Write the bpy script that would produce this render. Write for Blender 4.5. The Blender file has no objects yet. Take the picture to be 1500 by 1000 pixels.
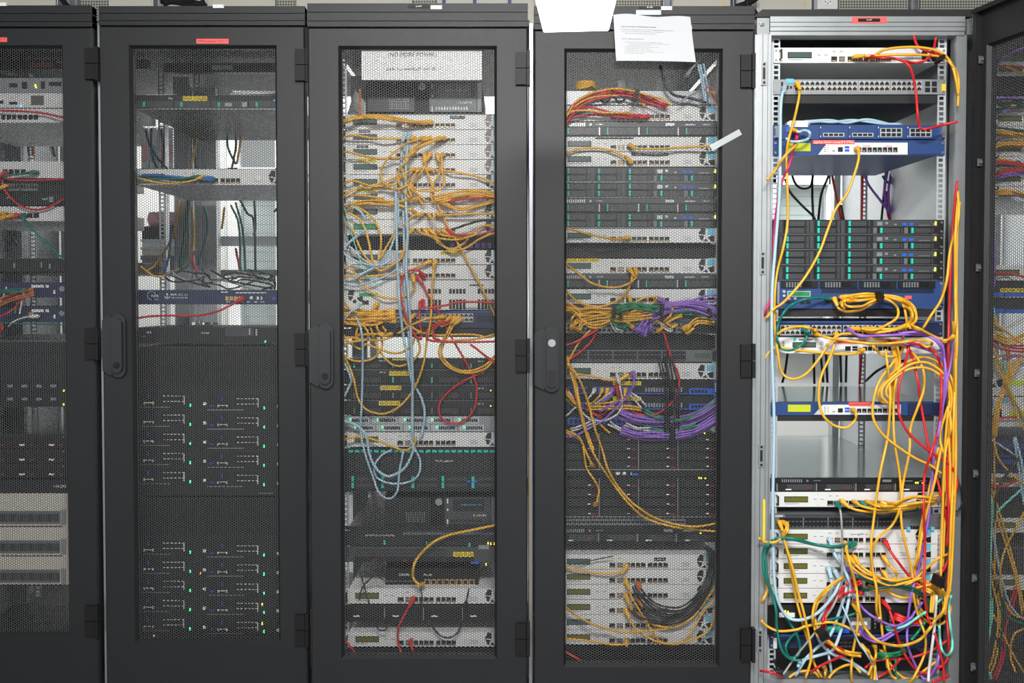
import bpy, math, random
import numpy as np
from mathutils import Vector, Matrix

random.seed(7)
SC = bpy.context.scene
COL = SC.collection

# ------------------------------------------------------------------ camera
F = 1226.0                      # focal length in pixels of the 1500x1000 frame
DIST = 2.3                      # metres from the camera to the doors of the middle racks
CZ = 1.203                      # camera height
PHI = math.radians(1.35)        # slight downward tilt
CY = 430 + F * math.tan(PHI)
cam_d = bpy.data.cameras.new('camera')
cam_d.sensor_fit = 'HORIZONTAL'
cam_d.sensor_width = 36.0
cam_d.lens = 36.0 * F / 1500.0
cam_d.shift_y = -(500.0 - CY) / 1500.0
cam_d.clip_start = 0.05
cam = bpy.data.objects.new('camera', cam_d)
COL.objects.link(cam)
cam.location = (0, -DIST, CZ)
cam.rotation_euler = (math.pi / 2 - PHI, 0, 0)
SC.camera = cam

# ------------------------------------------------------------------ world, lights, exposure
SC.view_settings.view_transform = 'Standard'
SC.view_settings.look = 'None'
SC.view_settings.gamma = 1.0
SC.view_settings.use_curve_mapping = False
SC.view_settings.exposure = 0.0
world = bpy.data.worlds.new('world')
SC.world = world
world.use_nodes = True
bg = world.node_tree.nodes['Background']
bg.inputs['Color'].default_value = (0.93, 0.97, 1.0, 1)
bg.inputs['Strength'].default_value = 0.4


def area_light(name, loc, rot, sx, sy, power, color=(1, 1, 1)):
    d = bpy.data.lights.new(name, 'AREA')
    d.shape = 'RECTANGLE'
    d.size, d.size_y, d.energy, d.color = sx, sy, power, color
    o = bpy.data.objects.new(name, d)
    COL.objects.link(o)
    o.location, o.rotation_euler = loc, rot
    return o


# daylight from the windows in the wall behind the camera
area_light('window_daylight', (-0.6, -4.6, 1.7), (math.radians(90), 0, 0), 5.0, 2.0, 36, (0.95, 0.98, 1.0))
# the row of ceiling lamps over the aisle in front of the racks
area_light('aisle_lamps', (0.1, -2.5, 2.68), (math.radians(20), 0, 0), 1.2, 0.4, 168, (1.0, 0.98, 0.95))
area_light('rear_fill_light', (0.2, 1.9, 2.68), (0, 0, 0), 4.6, 0.3, 170, (1.0, 0.99, 0.97))  # unseen light added to brighten the space behind the racks


# ------------------------------------------------------------------ pixel of the photograph -> point in the plane y = Y
def P(px, py, Y):
    a, b = (px - 750.0) / F, (py - CY) / F
    dy = math.cos(PHI) - b * math.sin(PHI)
    dz = -math.sin(PHI) - b * math.cos(PHI)
    t = (Y + DIST) / dy
    return Vector((a * t, Y, CZ + dz * t))


# ------------------------------------------------------------------ materials
MATS = {}


def mat(name, color, rough=0.5, metal=0.0, noise=0.0, nscale=60.0, emit=0.0, bump=0.0, bscale=400.0, spec=0.5, alpha=1.0, trans=0.0):
    m = bpy.data.materials.new(name)
    m.use_nodes = True
    nt = m.node_tree
    b = nt.nodes['Principled BSDF']
    c = (*color, 1)
    b.inputs['Base Color'].default_value = c
    b.inputs['Roughness'].default_value = rough
    b.inputs['Metallic'].default_value = metal
    b.inputs['Specular IOR Level'].default_value = spec
    if trans:
        b.inputs['Transmission Weight'].default_value = trans
    if alpha < 1:
        b.inputs['Alpha'].default_value = alpha
    if emit:
        b.inputs['Emission Color'].default_value = c
        b.inputs['Emission Strength'].default_value = emit
    if noise or bump:
        tc = nt.nodes.new('ShaderNodeTexCoord')
    if noise:
        n = nt.nodes.new('ShaderNodeTexNoise')
        n.inputs['Scale'].default_value = nscale
        n.inputs['Detail'].default_value = 4
        nt.links.new(tc.outputs['Object'], n.inputs['Vector'])
        r = nt.nodes.new('ShaderNodeMapRange')
        r.inputs['To Min'].default_value = 1 - noise
        r.inputs['To Max'].default_value = 1 + noise
        nt.links.new(n.outputs['Fac'], r.inputs['Value'])
        mx = nt.nodes.new('ShaderNodeVectorMath')
        mx.operation = 'SCALE'
        mx.inputs[0].default_value = color
        nt.links.new(r.outputs['Result'], mx.inputs['Scale'])
        nt.links.new(mx.outputs['Vector'], b.inputs['Base Color'])
    if bump:
        n2 = nt.nodes.new('ShaderNodeTexNoise')
        n2.inputs['Scale'].default_value = bscale
        nt.links.new(tc.outputs['Object'], n2.inputs['Vector'])
        bp = nt.nodes.new('ShaderNodeBump')
        bp.inputs['Strength'].default_value = bump
        bp.inputs['Distance'].default_value = 0.001
        nt.links.new(n2.outputs['Fac'], bp.inputs['Height'])
        nt.links.new(bp.outputs['Normal'], b.inputs['Normal'])
    MATS[name] = m
    return m


def S(r, g, b):                 # sRGB 0..255 -> linear
    return tuple((v / 255 / 12.92 if v / 255 <= 0.04045 else ((v / 255 + 0.055) / 1.055) ** 2.4) for v in (r, g, b))


mat('door_black', S(27, 28, 30), 0.42, noise=0.14, nscale=9, bump=0.6, bscale=900, spec=0.42)
mat('mesh_black', S(74, 75, 76), 0.4, 0.3)
mat('plastic_black', S(18, 18, 20), 0.55, spec=0.3)
mat('handle_black', S(36, 37, 40), 0.35, bump=0.1)
mat('dark_metal', S(40, 41, 43), 0.4, 0.4, noise=0.15)
mat('roof_black', S(30, 30, 31), 0.55, noise=0.2, nscale=14)
mat('aluminium', S(178, 182, 184), 0.4, 0.75, noise=0.12, nscale=22)
mat('steel', S(178, 182, 184), 0.3, 0.8, noise=0.1)
mat('zinc', S(186, 191, 196), 0.45, 0.4, noise=0.1)
mat('white_paint', S(212, 213, 212), 0.45, noise=0.03, nscale=20)
mat('sheet_grey', S(150, 154, 158), 0.4, 0.4, noise=0.1)
mat('mid_grey', S(104, 107, 110), 0.45, 0.2, noise=0.1)
mat('server_grey', S(72, 75, 77), 0.42, 0.3, noise=0.15)
mat('server_black', S(30, 31, 33), 0.42, noise=0.25, nscale=40)
mat('slot_black', S(14, 14, 15), 0.5)
mat('glossy_lid', S(150, 154, 155), 0.14, 0.9, noise=0.06)
mat('navy', S(38, 48, 78), 0.35, 0.1, noise=0.1)
mat('blue_paint', S(44, 70, 122), 0.4, 0.1, noise=0.08)
mat('blue_bright', S(38, 92, 200), 0.4)
mat('lcd_olive', S(98, 98, 38), 0.25, noise=0.05)
mat('lcd_grey', S(70, 92, 86), 0.25)
mat('lcd_green', S(38, 128, 62), 0.3, emit=0.25)
mat('lcd_yellow', S(170, 180, 40), 0.3, emit=0.3)
mat('teal_latch', S(30, 190, 168), 0.4)
mat('sky_blue', S(96, 186, 216), 0.45)
mat('emblem_black', S(24, 25, 27), 0.4)
mat('reflect_and_vent_brown', S(96, 88, 80), 0.4)  # brown tint is reflection put into the black emblem; also colours a vent
mat('label_yellow', S(226, 200, 40), 0.5)
mat('label_red', S(235, 92, 88), 0.5)
mat('label_white', S(232, 232, 230), 0.5)
mat('paper', S(186, 188, 192), 0.7, noise=0.02, nscale=12)
mat('ink', S(26, 26, 30), 0.6)
mat('ink_grey', S(90, 92, 98), 0.6)
mat('ink_white', S(225, 225, 225), 0.6)
mat('red_ink', S(200, 80, 80), 0.6)
mat('tape', S(206, 214, 216), 0.3, alpha=0.5)
mat('maroon', S(110, 32, 40), 0.45)
mat('beige_box', S(206, 203, 192), 0.55, noise=0.05, nscale=6)
mat('chassis_beige', S(196, 190, 178), 0.5, noise=0.05)
mat('orange_plug', S(206, 112, 50), 0.45)
mat('copper_pin', S(205, 170, 120), 0.3, 0.7)
mat('wall_paint', S(215, 217, 214), 0.8, noise=0.03, nscale=3)
mat('ceiling_paint', S(200, 200, 198), 0.85, noise=0.03, nscale=4)
mat('floor_vinyl', S(120, 122, 124), 0.5, noise=0.12, nscale=5)
mat('window_white', S(240, 242, 242), 0.4)
mat('shutter_white', S(232, 236, 236), 0.6)
mat('pink_paper', S(250, 178, 186), 0.7)
mat('glass', (0.9, 0.95, 0.95), 0.03, trans=1.0)
mat('lamp_glow', (1.0, 0.99, 0.97), 0.5, emit=8.0)
mat('lamp_housing', S(232, 232, 230), 0.4)
for n_, c_, e_ in (('led_green', (0.05, 1.0, 0.25), 3), ('led_yellow', (1.0, 0.9, 0.05), 2.2), ('led_blue', (0.1, 0.3, 1.0), 4), ('led_orange', (1.0, 0.3, 0.03), 3), ('led_teal', (0.1, 0.9, 0.8), 1)):
    mat(n_, c_, 0.4, emit=e_)
CABLE = {'y': ('yellow', S(226, 170, 44)), 'r': ('red', S(202, 34, 38)), 'g': ('teal green', S(4, 112, 100)), 'G': ('green', S(22, 132, 86)), 'p': ('purple', S(142, 98, 196)),
         'w': ('white', S(214, 214, 210)), 'b': ('pale blue', S(166, 196, 212)), 'k': ('black', S(30, 31, 34)), 'o': ('orange', S(190, 100, 44)), 'm': ('magenta', S(196, 44, 100)),
         't': ('turquoise', S(120, 222, 200)), 'B': ('blue', S(32, 104, 176)), 's': ('silver grey', S(150, 152, 146)), 'd': ('dark green', S(12, 70, 58))}
for k_, (n_, c_) in CABLE.items():
    mat('cable_' + n_.replace(' ', '_'), c_, 0.42, noise=0.04, nscale=30)


def dotted(name, base, hole, pitch):
    """sheet metal with a lattice of small punched holes, far behind the racks"""
    m = mat(name, base, 0.5)
    nt = m.node_tree
    b = nt.nodes['Principled BSDF']
    tc = nt.nodes.new('ShaderNodeTexCoord')
    v = nt.nodes.new('ShaderNodeTexVoronoi')
    v.inputs['Scale'].default_value = 1 / pitch
    v.inputs['Randomness'].default_value = 0.0
    nt.links.new(tc.outputs['Object'], v.inputs['Vector'])
    r = nt.nodes.new('ShaderNodeMapRange')
    r.inputs['From Min'].default_value = 0.32
    r.inputs['From Max'].default_value = 0.38
    nt.links.new(v.outputs['Distance'], r.inputs['Value'])
    mx = nt.nodes.new('ShaderNodeMix')
    mx.data_type = 'RGBA'
    mx.inputs[6].default_value = (*hole, 1)
    mx.inputs[7].default_value = (*base, 1)
    nt.links.new(r.outputs['Result'], mx.inputs[0])
    nt.links.new(mx.outputs[2], b.inputs['Base Color'])


dotted('tray_metal', S(172, 172, 160), S(70, 70, 64), 0.011)


# ------------------------------------------------------------------ mesh helpers
class MB:
    def __init__(self):
        self.v, self.f = [], []

    def box(self, x0, x1, y0, y1, z0, z1):
        i = len(self.v)
        self.v += [(x0, y0, z0), (x1, y0, z0), (x1, y1, z0), (x0, y1, z0), (x0, y0, z1), (x1, y0, z1), (x1, y1, z1), (x0, y1, z1)]
        self.f += [(i, i + 3, i + 2, i + 1), (i + 4, i + 5, i + 6, i + 7), (i, i + 1, i + 5, i + 4), (i + 1, i + 2, i + 6, i + 5), (i + 2, i + 3, i + 7, i + 6), (i + 3, i, i + 4, i + 7)]
        return self

    def prism(self, pts, y0, y1):
        """polygon in x,z (counter-clockwise seen from the front) pulled from y0 (front) to y1"""
        i, n = len(self.v), len(pts)
        self.v += [(x, y0, z) for x, z in pts] + [(x, y1, z) for x, z in pts]
        self.f.append(tuple(range(i, i + n)))
        self.f.append(tuple(range(i + 2 * n - 1, i + n - 1, -1)))
        for k in range(n):
            a, b = i + k, i + (k + 1) % n
            self.f.append((b, a, a + n, b + n))
        return self

    def cyl(self, x, z, r, y0, y1, n=12):
        return self.prism([(x + r * math.cos(2 * math.pi * k / n), z + r * math.sin(2 * math.pi * k / n)) for k in range(n)], y0, y1)

    def tube(self, pts, rad, n=6):
        pts = np.asarray(pts, float)
        if np.isscalar(rad):
            rad = [rad] * len(pts)
        t = np.gradient(pts, axis=0)
        t /= np.maximum(np.linalg.norm(t, axis=1, keepdims=True), 1e-9)
        ref = np.array((0.05, 1.0, 0.02))
        a = np.cross(t, ref)
        la = np.linalg.norm(a, axis=1, keepdims=True)
        a = np.where(la < 0.05, np.array((1.0, 0, 0)), a / np.maximum(la, 1e-9))
        b = np.cross(t, a)
        i = len(self.v)
        for k in range(len(pts)):
            for q in range(n):
                w = 2 * math.pi * q / n
                self.v.append(tuple(pts[k] + rad[k] * (math.cos(w) * a[k] + math.sin(w) * b[k])))
        for k in range(len(pts) - 1):
            for q in range(n):
                q2 = (q + 1) % n
                self.f.append((i + k * n + q, i + k * n + q2, i + (k + 1) * n + q2, i + (k + 1) * n + q))
        self.f.append(tuple(i + q for q in reversed(range(n))))
        self.f.append(tuple(i + (len(pts) - 1) * n + q for q in range(n)))
        return self

    def mesh(self, name, m, smooth=False):
        me = bpy.data.meshes.new(name)
        me.from_pydata(self.v, [], self.f)
        me.materials.append(MATS[m])
        if smooth:
            me.polygons.foreach_set('use_smooth', [True] * len(me.polygons))
        return me

    def build(self, name, m, parent=None, loc=(0, 0, 0), smooth=False, **kw):
        return link(name, self.mesh(name, m, smooth), parent, loc, **kw)


def link(name, me, parent=None, loc=(0, 0, 0), label=None, cat=None, group=None, kind=None):
    o = bpy.data.objects.new(name, me)
    COL.objects.link(o)
    o.location = loc
    if parent:
        o.parent = parent
    return tag(o, label, cat, group, kind)


def tag(o, label=None, cat=None, group=None, kind=None):
    for k, v in (('label', label), ('category', cat), ('group', group), ('kind', kind)):
        if v:
            o[k] = v
    return o


def empty(name, loc, label, cat, group=None):
    o = bpy.data.objects.new(name, None)
    o.empty_display_size = 0.05
    COL.objects.link(o)
    o.location = loc
    return tag(o, label, cat, group)


CACHE = {}


def shared(key, fn, name, m, parent, loc=(0, 0, 0), **kw):
    """a part whose mesh is made once by fn(MB) and shared by all alike parts"""
    if key not in CACHE:
        b = MB()
        fn(b)
        CACHE[key] = b.mesh(name, m)
    return link(name, CACHE[key], parent, loc, **kw)


def text(body, x, z, size, m, parent, y=-0.0012, name='lettering', width=None, align='LEFT', shear=0.0, **kw):
    c = bpy.data.curves.new('lettering', 'FONT')
    c.body, c.size, c.align_x, c.shear = body, size, align, shear
    c.resolution_u = 2
    o = bpy.data.objects.new('tmp_text', c)
    COL.objects.link(o)
    bpy.context.view_layer.update()
    me = bpy.data.meshes.new_from_object(o.evaluated_get(bpy.context.evaluated_depsgraph_get()))
    bpy.data.objects.remove(o)
    me.materials.clear()
    me.materials.append(MATS[m])
    ob = link(name, me, parent, (x, y, z), **kw)
    ob.rotation_euler = (math.pi / 2, 0, 0)
    if width:
        xs = [v.co.x for v in me.vertices]
        w = max(xs) - min(xs)
        for v in me.vertices:
            v.co.x *= width / w
    ob['kind'] = 'stuff'
    return ob


# ------------------------------------------------------------------ the setting
MB().box(-4.2, 4.6, -4.8, 3.1, -0.05, 0.0).build('floor', 'floor_vinyl', kind='structure')
MB().box(-4.2, 4.6, -2.6, 3.1, 2.75, 2.8).build('ceiling', 'ceiling_paint', kind='structure')
wb = MB()
WY = 2.7
wins = [(P(1120, 400, WY).x, P(1226, 400, WY).x), (P(336, 400, WY).x, P(420, 400, WY).x), (P(-40, 400, WY).x, P(30, 400, WY).x)]
WZ0, WZ1 = 0.95, 2.3
xs = [-4.2]
for a_, b_ in sorted(wins):
    wb.box(xs[-1], a_, WY, WY + 0.2, 0, 2.75)
    wb.box(a_, b_, WY, WY + 0.2, 0, WZ0)
    wb.box(a_, b_, WY, WY + 0.2, WZ1, 2.75)
    xs.append(b_)
wb.box(xs[-1], 4.6, WY, WY + 0.2, 0, 2.75)
wb.build('wall_back', 'wall_paint', kind='structure')
MB().box(-4.2, 4.6, 2.685, 2.7, 0, 0.1).build('baseboard_back', 'mid_grey', kind='structure')
for k, (a_, b_) in enumerate(sorted(wins)):
    w = empty('window_%d' % (k + 1), ((a_ + b_) / 2, WY, WZ0), None, None)
    w['kind'] = 'structure'
    h = (b_ - a_) / 2
    fr = MB()
    for x0, x1, z0, z1 in ((-h, -h + 0.06, 0, WZ1 - WZ0), (h - 0.06, h, 0, WZ1 - WZ0), (-h, h, 0, 0.06), (-h, h, WZ1 - WZ0 - 0.06, WZ1 - WZ0), (-h, h, 0.90, 1.0)):
        fr.box(x0, x1, -0.02, 0.06, z0, z1)
    fr.build('window_frame', 'window_white', w)
    MB().box(-h + 0.05, h - 0.05, 0.02, 0.026, 0.05, WZ1 - WZ0 - 0.05).build('pane', 'glass', w)
    MB().box(-h - 0.03, h + 0.03, -0.1, 0.0, -0.03, 0.0).build('window_sill', 'window_white', w)
    for q in range(15):
        shared('slat%d' % k, lambda b, h=h: b.box(-h + 0.06, h - 0.06, 0.1, 0.112, 0, 0.052), 'shutter_slat', 'shutter_white', w, (0, 0, 0.06 + q * 0.056))


# ------------------------------------------------------------------ racks
# per rack: centre x, door plane, plane of the equipment fronts, phrase for labels
RK = {1: (-1.487, 0.10, 0.19, 'in the leftmost rack'), 2: (-0.883, 0.07, 0.16, 'in the second rack'), 3: (-0.248, 0.0, 0.085, 'in the third rack'),
      4: (0.360, 0.0, 0.085, 'in the fourth rack'), 5: (0.974, 0.03, 0.06, 'in the open rack'), 6: (1.600, 0.04, 0.12, 'in the rightmost rack')}
ZTOP = {1: P(70, 8, 0.10).z, 2: P(300, 9, 0.07).z, 3: P(614, 5, 0).z, 4: P(1000, 9, 0).z, 5: P(1260, 22, 0.03).z, 6: P(1490, 14, 0.04).z}
OPW, OPH = 0.4315, 1.684         # door opening
PITCH = 0.0072


def hex_panel():
    """sheet of punched hexagonal holes, real geometry with the wall of each hole"""
    cw, ph = PITCH * 3 ** 0.5 / 2, PITCH
    nc, nr = int(OPW / cw) + 2, int(OPH / ph) + 2
    ci, ri = np.meshgrid(np.arange(nc), np.arange(nr), indexing='ij')
    cx = (ci * cw - nc * cw / 2).ravel()
    cz = (ri * ph + (ci % 2) * ph / 2 - 0.002).ravel()
    ang = np.arange(6) * math.pi / 3
    ro = ph / 3 ** 0.5
    rings = []
    for r, y in ((ro, 0.0), (ro * 0.86, 0.0), (ro * 0.86, 0.0012)):
        rings.append(np.stack([cx[:, None] + r * np.cos(ang), np.full((len(cx), 6), y), cz[:, None] + r * np.sin(ang)], -1))
    V = np.concatenate(rings, 1).reshape(-1, 3)
    k = np.arange(6)
    q1 = np.stack([k, (k + 1) % 6, (k + 1) % 6 + 6, k + 6], -1)
    Q = np.concatenate([q1, q1 + 6], 0)
    FQ = (np.arange(len(cx))[:, None, None] * 18 + Q[None]).reshape(-1, 4)
    me = bpy.data.meshes.new('perforated_panel')
    me.vertices.add(len(V))
    me.vertices.foreach_set('co', V.ravel())
    me.loops.add(FQ.size)
    me.loops.foreach_set('vertex_index', FQ.ravel())
    me.polygons.add(len(FQ))
    me.polygons.foreach_set('loop_start', np.arange(len(FQ)) * 4)
    me.polygons.foreach_set('loop_total', np.full(len(FQ), 4))
    me.update(calc_edges=True)
    me.materials.append(MATS['mesh_black'])
    return me


HEX = hex_panel()


def door_frame(w0, w1, z0, z1, ox0, ox1, oz0, oz1, t=0.028):
    """frame ring with a bevelled inner lip; x from w0 to w1, z from z0 to z1, opening ox/oz, front face at y=0"""
    b = MB()
    lip, d = 0.007, 0.011

    def rect(x0, x1, za, zb, y):
        i = len(b.v)
        b.v += [(x0, y, za), (x1, y, za), (x1, y, zb), (x0, y, zb)]
        return i
    c = 0.004
    e = rect(w0, w1, z0, z1, t)
    a0 = rect(w0, w1, z0, z1, c)
    a = rect(w0 + c, w1 - c, z0 + c, z1 - c, 0)
    o1 = rect(ox0, ox1, oz0, oz1, 0)
    o2 = rect(ox0 + lip, ox1 - lip, oz0 + lip, oz1 - lip, d)
    o3 = rect(ox0 + lip, ox1 - lip, oz0 + lip, oz1 - lip, t)
    for p, q in ((e, a0), (a0, a), (a, o1), (o1, o2), (o2, o3), (o3, e)):
        for k in range(4):
            k2 = (k + 1) % 4
            b.f.append((p + k, p + k2, q + k2, q + k))
    return b


def hinge(parent, x, z, h, y=-0.010):
    b = MB()
    b.box(x - 0.013, x + 0.015, y, y + 0.016, z - h / 2, z - 0.001)
    b.box(x - 0.013, x + 0.015, y, y + 0.016, z + 0.001, z + h / 2)
    b.box(x + 0.017, x + 0.026, y - 0.003, y + 0.016, z - h / 2 - 0.003, z - 0.001)
    b.box(x + 0.017, x + 0.026, y - 0.003, y + 0.016, z + 0.001, z + h / 2 + 0.003)
    return b.build('hinge', 'plastic_black', parent)


def swing_handle(parent, x, z, lock=False):
    """x,z: centre of the lever; plate on its left, lever with rounded ends"""
    h = 0.172
    b = MB()
    b.prism([(x - 0.046, z - h / 2 + 0.014), (x - 0.02, z - h / 2), (x - 0.02, z + h / 2), (x - 0.046, z + h / 2 - 0.014)], -0.008, 0.0)
    def stad(r, hh, y0, y1):
        pts = [(x + r * math.cos(math.pi + a), z - hh + r + r * math.sin(math.pi + a)) for a in np.linspace(0, math.pi, 9)]
        pts += [(x + r * math.cos(a), z + hh - r + r * math.sin(a)) for a in np.linspace(0, math.pi, 9)]
        b.prism(pts, y0, y1)
    stad(0.021, h / 2 + 0.004, -0.011, 0.0)
    stad(0.0145, h / 2 - 0.01, -0.021, -0.011)
    o = b.build('handle', 'handle_black', parent)
    q = MB()
    if lock:
        MB().cyl(x, z + 0.045, 0.0105, -0.0235, -0.021, 14).build('lock_cylinder', 'steel', parent)
        q.box(x - 0.009, x + 0.009, -0.0225, -0.021, z - 0.068, z - 0.03)
        q.build('lever_recess', 'slot_black', parent)
    else:
        q.cyl(x, z - 0.055, 0.009, -0.0235, -0.021, 12)
        q.build('lever_button', 'plastic_black', parent)
    return o


def rail_mesh(b, h):
    # square-hole mounting rail: a ladder of rungs, so that the holes are real
    for k in range(int(h / 0.0144)):
        z = k * 0.0144
        b.box(-0.006, 0.006, 0, 0.002, z, z + 0.0052)
    b.box(-0.011, -0.006, 0, 0.002, 0, h)
    b.box(0.006, 0.011, 0, 0.002, 0, h)
    b.box(0.011, 0.013, 0, 0.03, 0, h)


RACK = {}
RL = {1: 'black server rack at the left edge with a beige chassis behind its door', 2: 'black server rack second from left with dark blade servers behind its door',
      3: 'black server rack third from left, white sign at the top behind its door', 4: 'black server rack fourth from left with a printed sheet taped to its door',
      5: 'open silver aluminium server rack full of yellow cables', 6: 'server rack at the right edge, half hidden by the open mesh door'}
POSTS = {1: (-180, -172), 2: (142.5, 149), 3: (446, 450), 4: (775.5, 780.5), 5: (1104, 1129), 6: (1426, 1440)}
for r, (xc, yd, ye, ph) in RK.items():
    root = empty('server_rack', (xc, yd, 0), RL[r], 'rack', 'server racks in the row')
    RACK[r] = root
    H = ZTOP[r]
    D = 0.95
    L = xc
    MB().box(-0.298, 0.298, 0.10, D, H - 0.03, H - 0.012).build('roof_panel', 'roof_black', root)
    MB().box(-0.298, 0.298, 0.10, D, 0.0, 0.09).build('plinth', 'roof_black', root)
    x0, x1 = P(POSTS[r][0], 500, yd + 0.03).x - xc, P(POSTS[r][1], 500, yd + 0.03).x - xc
    if r != 5:
        p = MB()
        p.box(x0, x1, 0.052, 0.09, 0.0, H - 0.03)
        if r != 3:
            p.build('frame_post', 'aluminium', root)
        MB().box(0.262, 0.285, 0.035, 0.075, 0.09, H - 0.03).build('frame_post', 'dark_metal', root)
    for sx in (-1, 1):
        MB().box(sx * 0.282 - 0.012, sx * 0.282 + 0.012, D - 0.04, D, 0.09, H - 0.03).build('frame_post', 'aluminium', root)
        if r > 4 or (r == 1 and sx < 0):
            MB().box(sx * 0.298 - 0.0015, sx * 0.298 + 0.0015, 0.09, D - 0.05, 0.09, H - 0.03).build('side_panel', 'zinc' if r > 4 else 'sheet_grey', root)
    for sx in (-1, 1):
        for y in (ye - yd + 0.005, ye - yd + 0.52):
            rl = shared('rail%d' % round(H * 100), lambda b, H=H: rail_mesh(b, H - 0.13), 'mounting_rail', 'zinc', root, (sx * 0.2325, y, 0.1))
            if sx < 0:
                rl.scale.x = -1
    # rear cable channel beside the rear left rail
    MB().box(-0.30, -0.25, ye - yd + 0.48, ye - yd + 0.50, 0.1, H - 0.05).build('cable_channel', 'sheet_grey', root)
    if r == 2:
        for a_, b_ in ((260, 283), (288, 317)):
            MB().box(P(a_, 300, ye + 0.55).x - xc, P(b_, 300, ye + 0.55).x - xc, ye - yd + 0.55, ye - yd + 0.57, 1.1, H - 0.07).build('cable_channel', 'zinc', root)
        MB().box(-0.27, 0.27, 0.42, 0.44, P(300, 106, yd + 0.42).z, P(300, 92, yd + 0.42).z).build('cross_beam', 'dark_metal', root)
    if r == 1:
        MB().box(-0.27, 0.27, 0.42, 0.44, P(50, 101, yd + 0.42).z, P(50, 87, yd + 0.42).z).build('cross_beam', 'dark_metal', root)

# closed doors: (x left, x right, opening left, opening right, top, opening top, opening bottom) in pixels
DOORS = {1: (-168, 139.5, -127, 97, 40, 66, 931), 2: (150, 449, 193, 408, 38, 66, 941), 3: (453, 773, 497.5, 728, 40, 67, 965), 4: (782, 1102, 826, 1056.5, 44, 71, 977)}
HING = {1: (133, (94, 503, 908)), 2: (440, (96, 511, 921)), 3: (762.5, (101, 520.5, 934)), 4: (1091, (105, 528, 943))}
HAND = {2: (173, 506), 3: (477, 521), 4: (808, 526)}
for r, (a0, a1, o0, o1, t, ot, ob) in DOORS.items():
    xc, yd, ye, ph = RK[r]
    root = RACK[r]
    X = lambda px: P(px, 500, yd).x - xc
    Z = lambda py: P((o0 + o1) / 2, py, yd).z
    d = door_frame(X(a0), X(a1), 0.045, Z(t), X(o0), X(o1), Z(ob), Z(ot)).build('door', 'door_black', root)
    pn = link('perforated_panel', HEX, d, ((X(o0) + X(o1)) / 2, 0.0115, Z(ob) + 0.004))
    pn.scale = ((X(o1) - X(o0)) / OPW, 1, (Z(ot) - Z(ob) - 0.006) / OPH)
    pn['kind'] = 'stuff'
    # roof fascia with two grooves above the door
    g = MB()
    h0, h1 = Z(t) + 0.002, ZTOP[r]
    hs = [h0, h0 + (h1 - h0) * 0.22, h0 + (h1 - h0) * 0.60, h1]
    for k in range(3):
        g.box(X(a0), X(a1), -0.001, 0.03, hs[k] + (0.0018 if k else 0), hs[k + 1])
    g.box(X(a0), X(a1), 0.004, 0.03, hs[0], hs[3] - 0.002)
    g.build('roof_fascia', 'door_black', root)
    hx, hy = HING[r]
    for y in hy:
        hinge(d, P(hx, y, yd).x - xc, P(hx, y, yd).z, 0.088)
    if r in HAND:
        swing_handle(d, P(HAND[r][0], HAND[r][1], yd - 0.01).x - xc, P(HAND[r][0], HAND[r][1], yd - 0.01).z, r == 4)


def strip(parent, r, px0, px1, py0, py1, m, body=None, tm='ink', y=None, size=None, label=None, name='label_strip', org=None, th=0.0012, yo=None):
    """a flat label stuck on the plane y of rack r (door plane by default)"""
    xc, yd, ye, ph = RK[r]
    Y = yd if y is None else y
    ox, oy, oz = org or (xc, yd, 0)
    A, B = P(px0, py1, Y), P(px1, py0, Y)
    o = MB().box(A.x - ox, B.x - ox, Y - oy - th, Y - oy, A.z - oz, B.z - oz).build(name, m, parent, label=label)
    if body:
        s = size or (B.z - A.z) * 0.72
        w = (B.x - A.x) * (0.26 if size else 0.9)
        text(body, (A.x + B.x) / 2 - ox - w / 2, A.z - oz + (B.z - A.z) * 0.3, s, tm, o, Y - oy - th - 0.0004, width=w)
    return o


strip(RACK[2], 2, 288, 335, 57, 64, 'label_red', 'INFRA equipment ONLY !!!', label='red label strip above the door window')
strip(RACK[2], 2, 311, 341, 96, 102, 'label_white', '1011 0', 'ink_grey', y=RK[2][1] + 0.4195, label='white label strip on the inner cross beam')
strip(RACK[1], 1, 43, 78, 92, 98.5, 'label_red', 'INFRA equipment', y=RK[1][1] + 0.4195, label='red label strip on the inner cross beam')
strip(RACK[1], 1, 83, 95, 89.5, 92.5, 'label_white', y=RK[1][1] + 0.4195, label='small white label on the inner cross beam')
strip(RACK[1], 1, -36, 10.5, 55, 61.5, 'label_red', 'INFRA equipment ONLY !!!', label='red label strip above the door window')
for r, px, py in ((1, -6, 4), (2, 312, 7)):
    strip(RACK[r], r, px, px + 16, py, py + 4.6, 'label_white', '1011 0', 'ink_grey', y=RK[r][1] - 0.001, label='white inventory sticker')
strip(RACK[3], 3, 597.5, 629, 7, 12, 'plastic_black', '0-09', 'ink_white', y=-0.001, label='black number plate with white digits', size=0.006)
strip(RACK[3], 3, 631, 647.5, 8, 13.4, 'label_white', '1011 09', 'ink_grey', y=-0.001, label='white inventory sticker')
strip(RACK[4], 4, 936, 967, 9, 13, 'plastic_black', '0-08', 'ink_white', y=-0.001, label='black number plate with white digits', size=0.006)
strip(RACK[4], 4, 968.5, 984.5, 9.5, 14.6, 'label_white', '1011 08', 'ink_grey', y=-0.001, label='white inventory sticker')

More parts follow.
